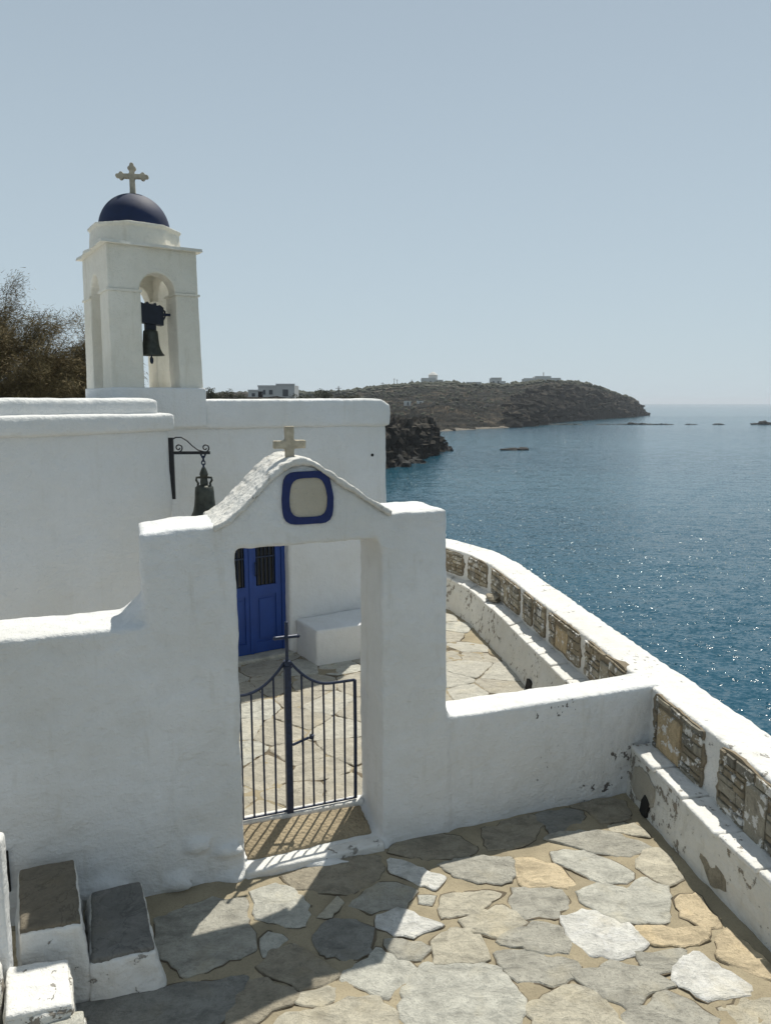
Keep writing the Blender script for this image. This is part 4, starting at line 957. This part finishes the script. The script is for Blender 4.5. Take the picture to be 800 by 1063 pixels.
# wall bracket and hanging bell
BW = frame(-1.80, 6.24, 1, .05)
t_br = thing('bell_bracket', BW(0, 0, 2.0), 'black wrought-iron scroll bracket fixed to the corner of the side building', 'bracket')
mb = MB(); mb.fbox(BW, -.022, .018, -.012, .012, 1.99, 2.51); mb.build('wall_bar', M['black_iron'], t_br)
mb = MB(); mb.fbox(BW, .0, .32, -.011, .011, 2.37, 2.395); mb.build('arm', M['black_iron'], t_br)
mb = MB()
S = [(.0, 2.49), (.04, 2.512), (.085, 2.512), (.13, 2.485), (.175, 2.44), (.22, 2.405), (.26, 2.395)]
mb.tube([BW(a, 0, z) for a, z in S], .0058, 6)
def spiral(cx, cz, r0, turns, st, sg): return [(cx+sg*r0*(1-k/34*.72)*math.cos(st+turns*2*math.pi*k/34), cz+r0*(1-k/34*.72)*math.sin(st+turns*2*math.pi*k/34)) for k in range(35)]
mb.tube([BW(a, 0, z) for a, z in spiral(.06, 2.425, .034, 1.25, -math.pi/2, 1)], .0058, 6)
mb.tube([BW(a, 0, z) for a, z in spiral(.283, 2.424, .034, 1.2, -math.pi*.5, 1)], .0058, 6)
mb.build('scrolls', M['black_iron'], t_br)
hb = BW(.262, 0, 0); t_hb = thing('hanging_bell', (hb[0], hb[1], 1.83), 'weathered bronze bell hanging from the wall bracket', 'bell')
HB = frame(hb[0], hb[1], 1, .05)
mb = MB(); bell(mb, (hb[0], hb[1], 1.812), .138, .298); mb.build('bell_body', M['bronze'], t_hb, smooth=True)
mb = MB()
for sg in (-1, 1): mb.tube([HB(sg*.055, 0, 2.09), HB(sg*.05, 0, 2.125), HB(sg*.066, 0, 2.15), HB(sg*.062, 0, 2.172), HB(sg*.02, 0, 2.175)], .0105, 6)
mb.lathe([(.03, 2.09), (.034, 2.13), (.028, 2.17), (.037, 2.2), (.03, 2.225), (.014, 2.26)], (hb[0], hb[1], 0), 12); mb.build('crown', M['bronze'], t_hb)
mb = MB()
for k in range(4):
    zc2 = 2.268+k*.03; ring = [(.015*math.cos(th), .020*math.sin(th)) for th in [i*math.pi/5 for i in range(11)]]
    mb.tube([(HB(a, 0, zc2+b) if k % 2 else (hb[0], hb[1]+a, zc2+b)) for a, b in ring], .0055, 6)
mb.tube([HB(.021*math.cos(i*math.pi/6), 0, 2.372+.021*math.sin(i*math.pi/6)) for i in range(13)], .0065, 6)
mb.build('chain', M['iron'], t_hb)

# ---------------------------------------------------------------- tamarisk tree behind the side building
def add_leaf(vs, fs, p, d, L, w_):
    s_ = d.cross(Vector((rnd.uniform(-1, 1), rnd.uniform(-1, 1), rnd.uniform(-1, 1)))); s_ = s_.normalized()*w_ if s_.length > 1e-4 else Vector((w_, 0, 0))
    o = len(vs); vs.extend([tuple(p-s_), tuple(p+s_), tuple(p+d*L)]); fs.append([o, o+1, o+2])
rnd = random.Random(12)
tr = thing('tamarisk_tree', (-9.4, 17, -1), 'feathery olive-brown tamarisk tree rising behind the side building at the left', 'tree')
wood = MB(); lv = []; lf_ = []
base = Vector((-10.1, 17, -1.0))
wood.tube([base, base+Vector((.1, 0, 1.5)), base+Vector((.3, .1, 2.8))], [.32, .26, .2], 10)
def grow(p, d, L, r, dep):
    pts = [p.copy()]; rr = [r]; n = 6; dd = d.copy()
    for k in range(n):
        dd = (dd+Vector((rnd.uniform(-.22, .22), rnd.uniform(-.22, .22), rnd.uniform(-.12, .2)-(.05 if dep > 2 else 0)))).normalized()
        pts.append(pts[-1]+dd*L/n); rr.append(r*(1-.55*(k+1)/n))
    wood.tube(pts, rr, 6 if dep < 2 else 4, cap=False)
    if dep >= 2:
        for k in range(1, n+1):
            for j in range(110 if dep == 3 else 40):
                q = pts[k]+(pts[k-1]-pts[k])*rnd.random()
                sp_ = Vector((rnd.gauss(0, 1), rnd.gauss(0, 1), rnd.gauss(-.15, .8)))*.085*(1+.5*(dep == 3))
                ld = (dd*.7+Vector((rnd.gauss(0, .45), rnd.gauss(0, .45), rnd.gauss(-.25, .35)))).normalized()
                add_leaf(lv, lf_, q+sp_, ld, rnd.uniform(.05, .15), rnd.uniform(.0035, .008))
    if dep >= 3:
        return
    m_ = (5, 6, 6)[dep]
    for j in range(m_):
        k = rnd.randint(2, n) if dep else rnd.randint(3, n)
        nd = (dd+Vector((rnd.gauss(0, .7), rnd.gauss(0, .7), rnd.gauss(-.02, .4)))).normalized()
        grow(pts[k], nd, L*rnd.uniform(.55, .8), rr[k]*.62, dep+1)
for k, (dx, dy, dz, L) in enumerate([(-.7, 0, 1, 2.3), (.30, .1, 1, 2.5), (.85, -.2, .70, 2.3), (0, .5, .8, 2.2), (-1, .2, .7, 2.5), (1, .2, .40, 2.2), (.1, -.6, .7, 2.0), (.7, -.1, .9, 2.5), (-.3, 0, .9, 2.4), (1, 0, .1, 2.0), (1, .1, .55, 2.7), (1, -.3, .3, 2.6), (-1, -.2, .25, 2.2), (.5, -.5, .3, 1.9), (-.4, -.5, .5, 2.1)]):
    grow(base+Vector((.25, .1, 1.9+.08*k)), Vector((dx, dy, dz)).normalized(), L*.97, .09, 1)
wood.build('trunk', M['bark'], tr)
mb = MB(); mb.v = lv; mb.f = lf_; mb.m = [0]*len(lf_)
me = bpy.data.meshes.new('crown'); me.from_pydata(lv, [], lf_); me.materials.append(M['tamarisk']); o = bpy.data.objects.new('crown', me); C.objects.link(o)
o.parent = tr; o.matrix_parent_inverse = Matrix.Translation(tr.location).inverted()
print('tree leaves', len(lf_), 'extent', min(v[0] for v in lv), max(v[0] for v in lv), max(v[2] for v in lv))
# shrubs on the ground behind the church
def shrub(x, y, z, w_, h, lab, seed, nl=900):
    rn = random.Random(seed); t = thing('shrub', (x, y, z), lab, 'shrub', 'shrubs seen above the church roof'); vs = []; fs = []
    wd = MB()
    for k in range(6):
        a = rn.uniform(0, 6.28); wd.tube([(x, y, z-1.5), (x+math.cos(a)*w_*.3, y+math.sin(a)*w_*.3, z+h*.4), (x+math.cos(a)*w_*.45, y+math.sin(a)*w_*.4, z+h*.75)], [.07, .05, .02], 5)
    wd.build('stems', M['bark'], t)
    cl = [(rn.uniform(-.8, .8)*w_/2, rn.uniform(-.5, .5)*w_/2, rn.uniform(.05, .8)*h, rn.uniform(.2, .38)*h) for _ in range(9)]
    for i in range(nl):
        c = rn.choice(cl); v = Vector((rn.gauss(0, 1), rn.gauss(0, 1), rn.gauss(0, 1))).normalized()*c[3]*rn.random()**.4
        p_ = Vector((x+c[0]+v.x*1.2, y+c[1]+v.y, z+c[2]+v.z)); s_ = h*.055
        d1 = Vector((rn.gauss(0, 1), rn.gauss(0, 1), rn.gauss(0, 1))).normalized()*s_; d2 = d1.orthogonal().normalized()*s_*.6; o = len(vs)
        vs += [tuple(p_-d1), tuple(p_+d2), tuple(p_+d1), tuple(p_-d2)]; fs.append([o, o+1, o+2, o+3])
    m_ = bpy.data.meshes.new('foliage'); m_.from_pydata(vs, [], fs); m_.materials.append(M['bush']); o = bpy.data.objects.new('foliage', m_); C.objects.link(o); o.parent = t; o.matrix_parent_inverse = Matrix.Translation(t.location).inverted()
for i, (u, v, wpx, y, lab) in enumerate([(218, 403, 14, 60, 'tallest dark shrub right beside the bell tower'), (236, 405, 16, 70, 'rounded shrub second to the right of the bell tower'), (248, 409, 12, 90, 'low shrub just left of the seaside house'),
        (311, 409, 18, 120, 'low shrub just right of the seaside house'), (334, 405, 20, 110, 'wide brown-green shrub behind the middle of the church roof'), (367, 408.5, 14, 130, 'small dark shrub near the right end of the church roof'), (352, 410, 12, 130, 'lowest shrub at the foot of the lone pole')]):
    w_ = wpx/776*y; top = pz(v, y); h = max(1.0, 14/776*y); shrub((u-400)/776*y, y, top-h, w_*1.15, h, lab, i)

# summer air between the terrace and the far shore
mb = MB(); mb.prism([(-9400, -2400), (9400, -2400), (9400, 9400), (-9400, 9400)], SEA-2.5, 40)
m, nt, bs = newmat('summer_air'); nt.nodes.remove(bs); pv = nt.nodes.new('ShaderNodeVolumePrincipled'); pv.inputs['Color'].default_value = (.86, .92, 1, 1); pv.inputs['Density'].default_value = .00021; pv.inputs['Anisotropy'].default_value = .2
nt.links.new(pv.outputs[0], nt.nodes['Material Output'].inputs['Volume'])
tag(mb.build('haze', m), kind='stuff')
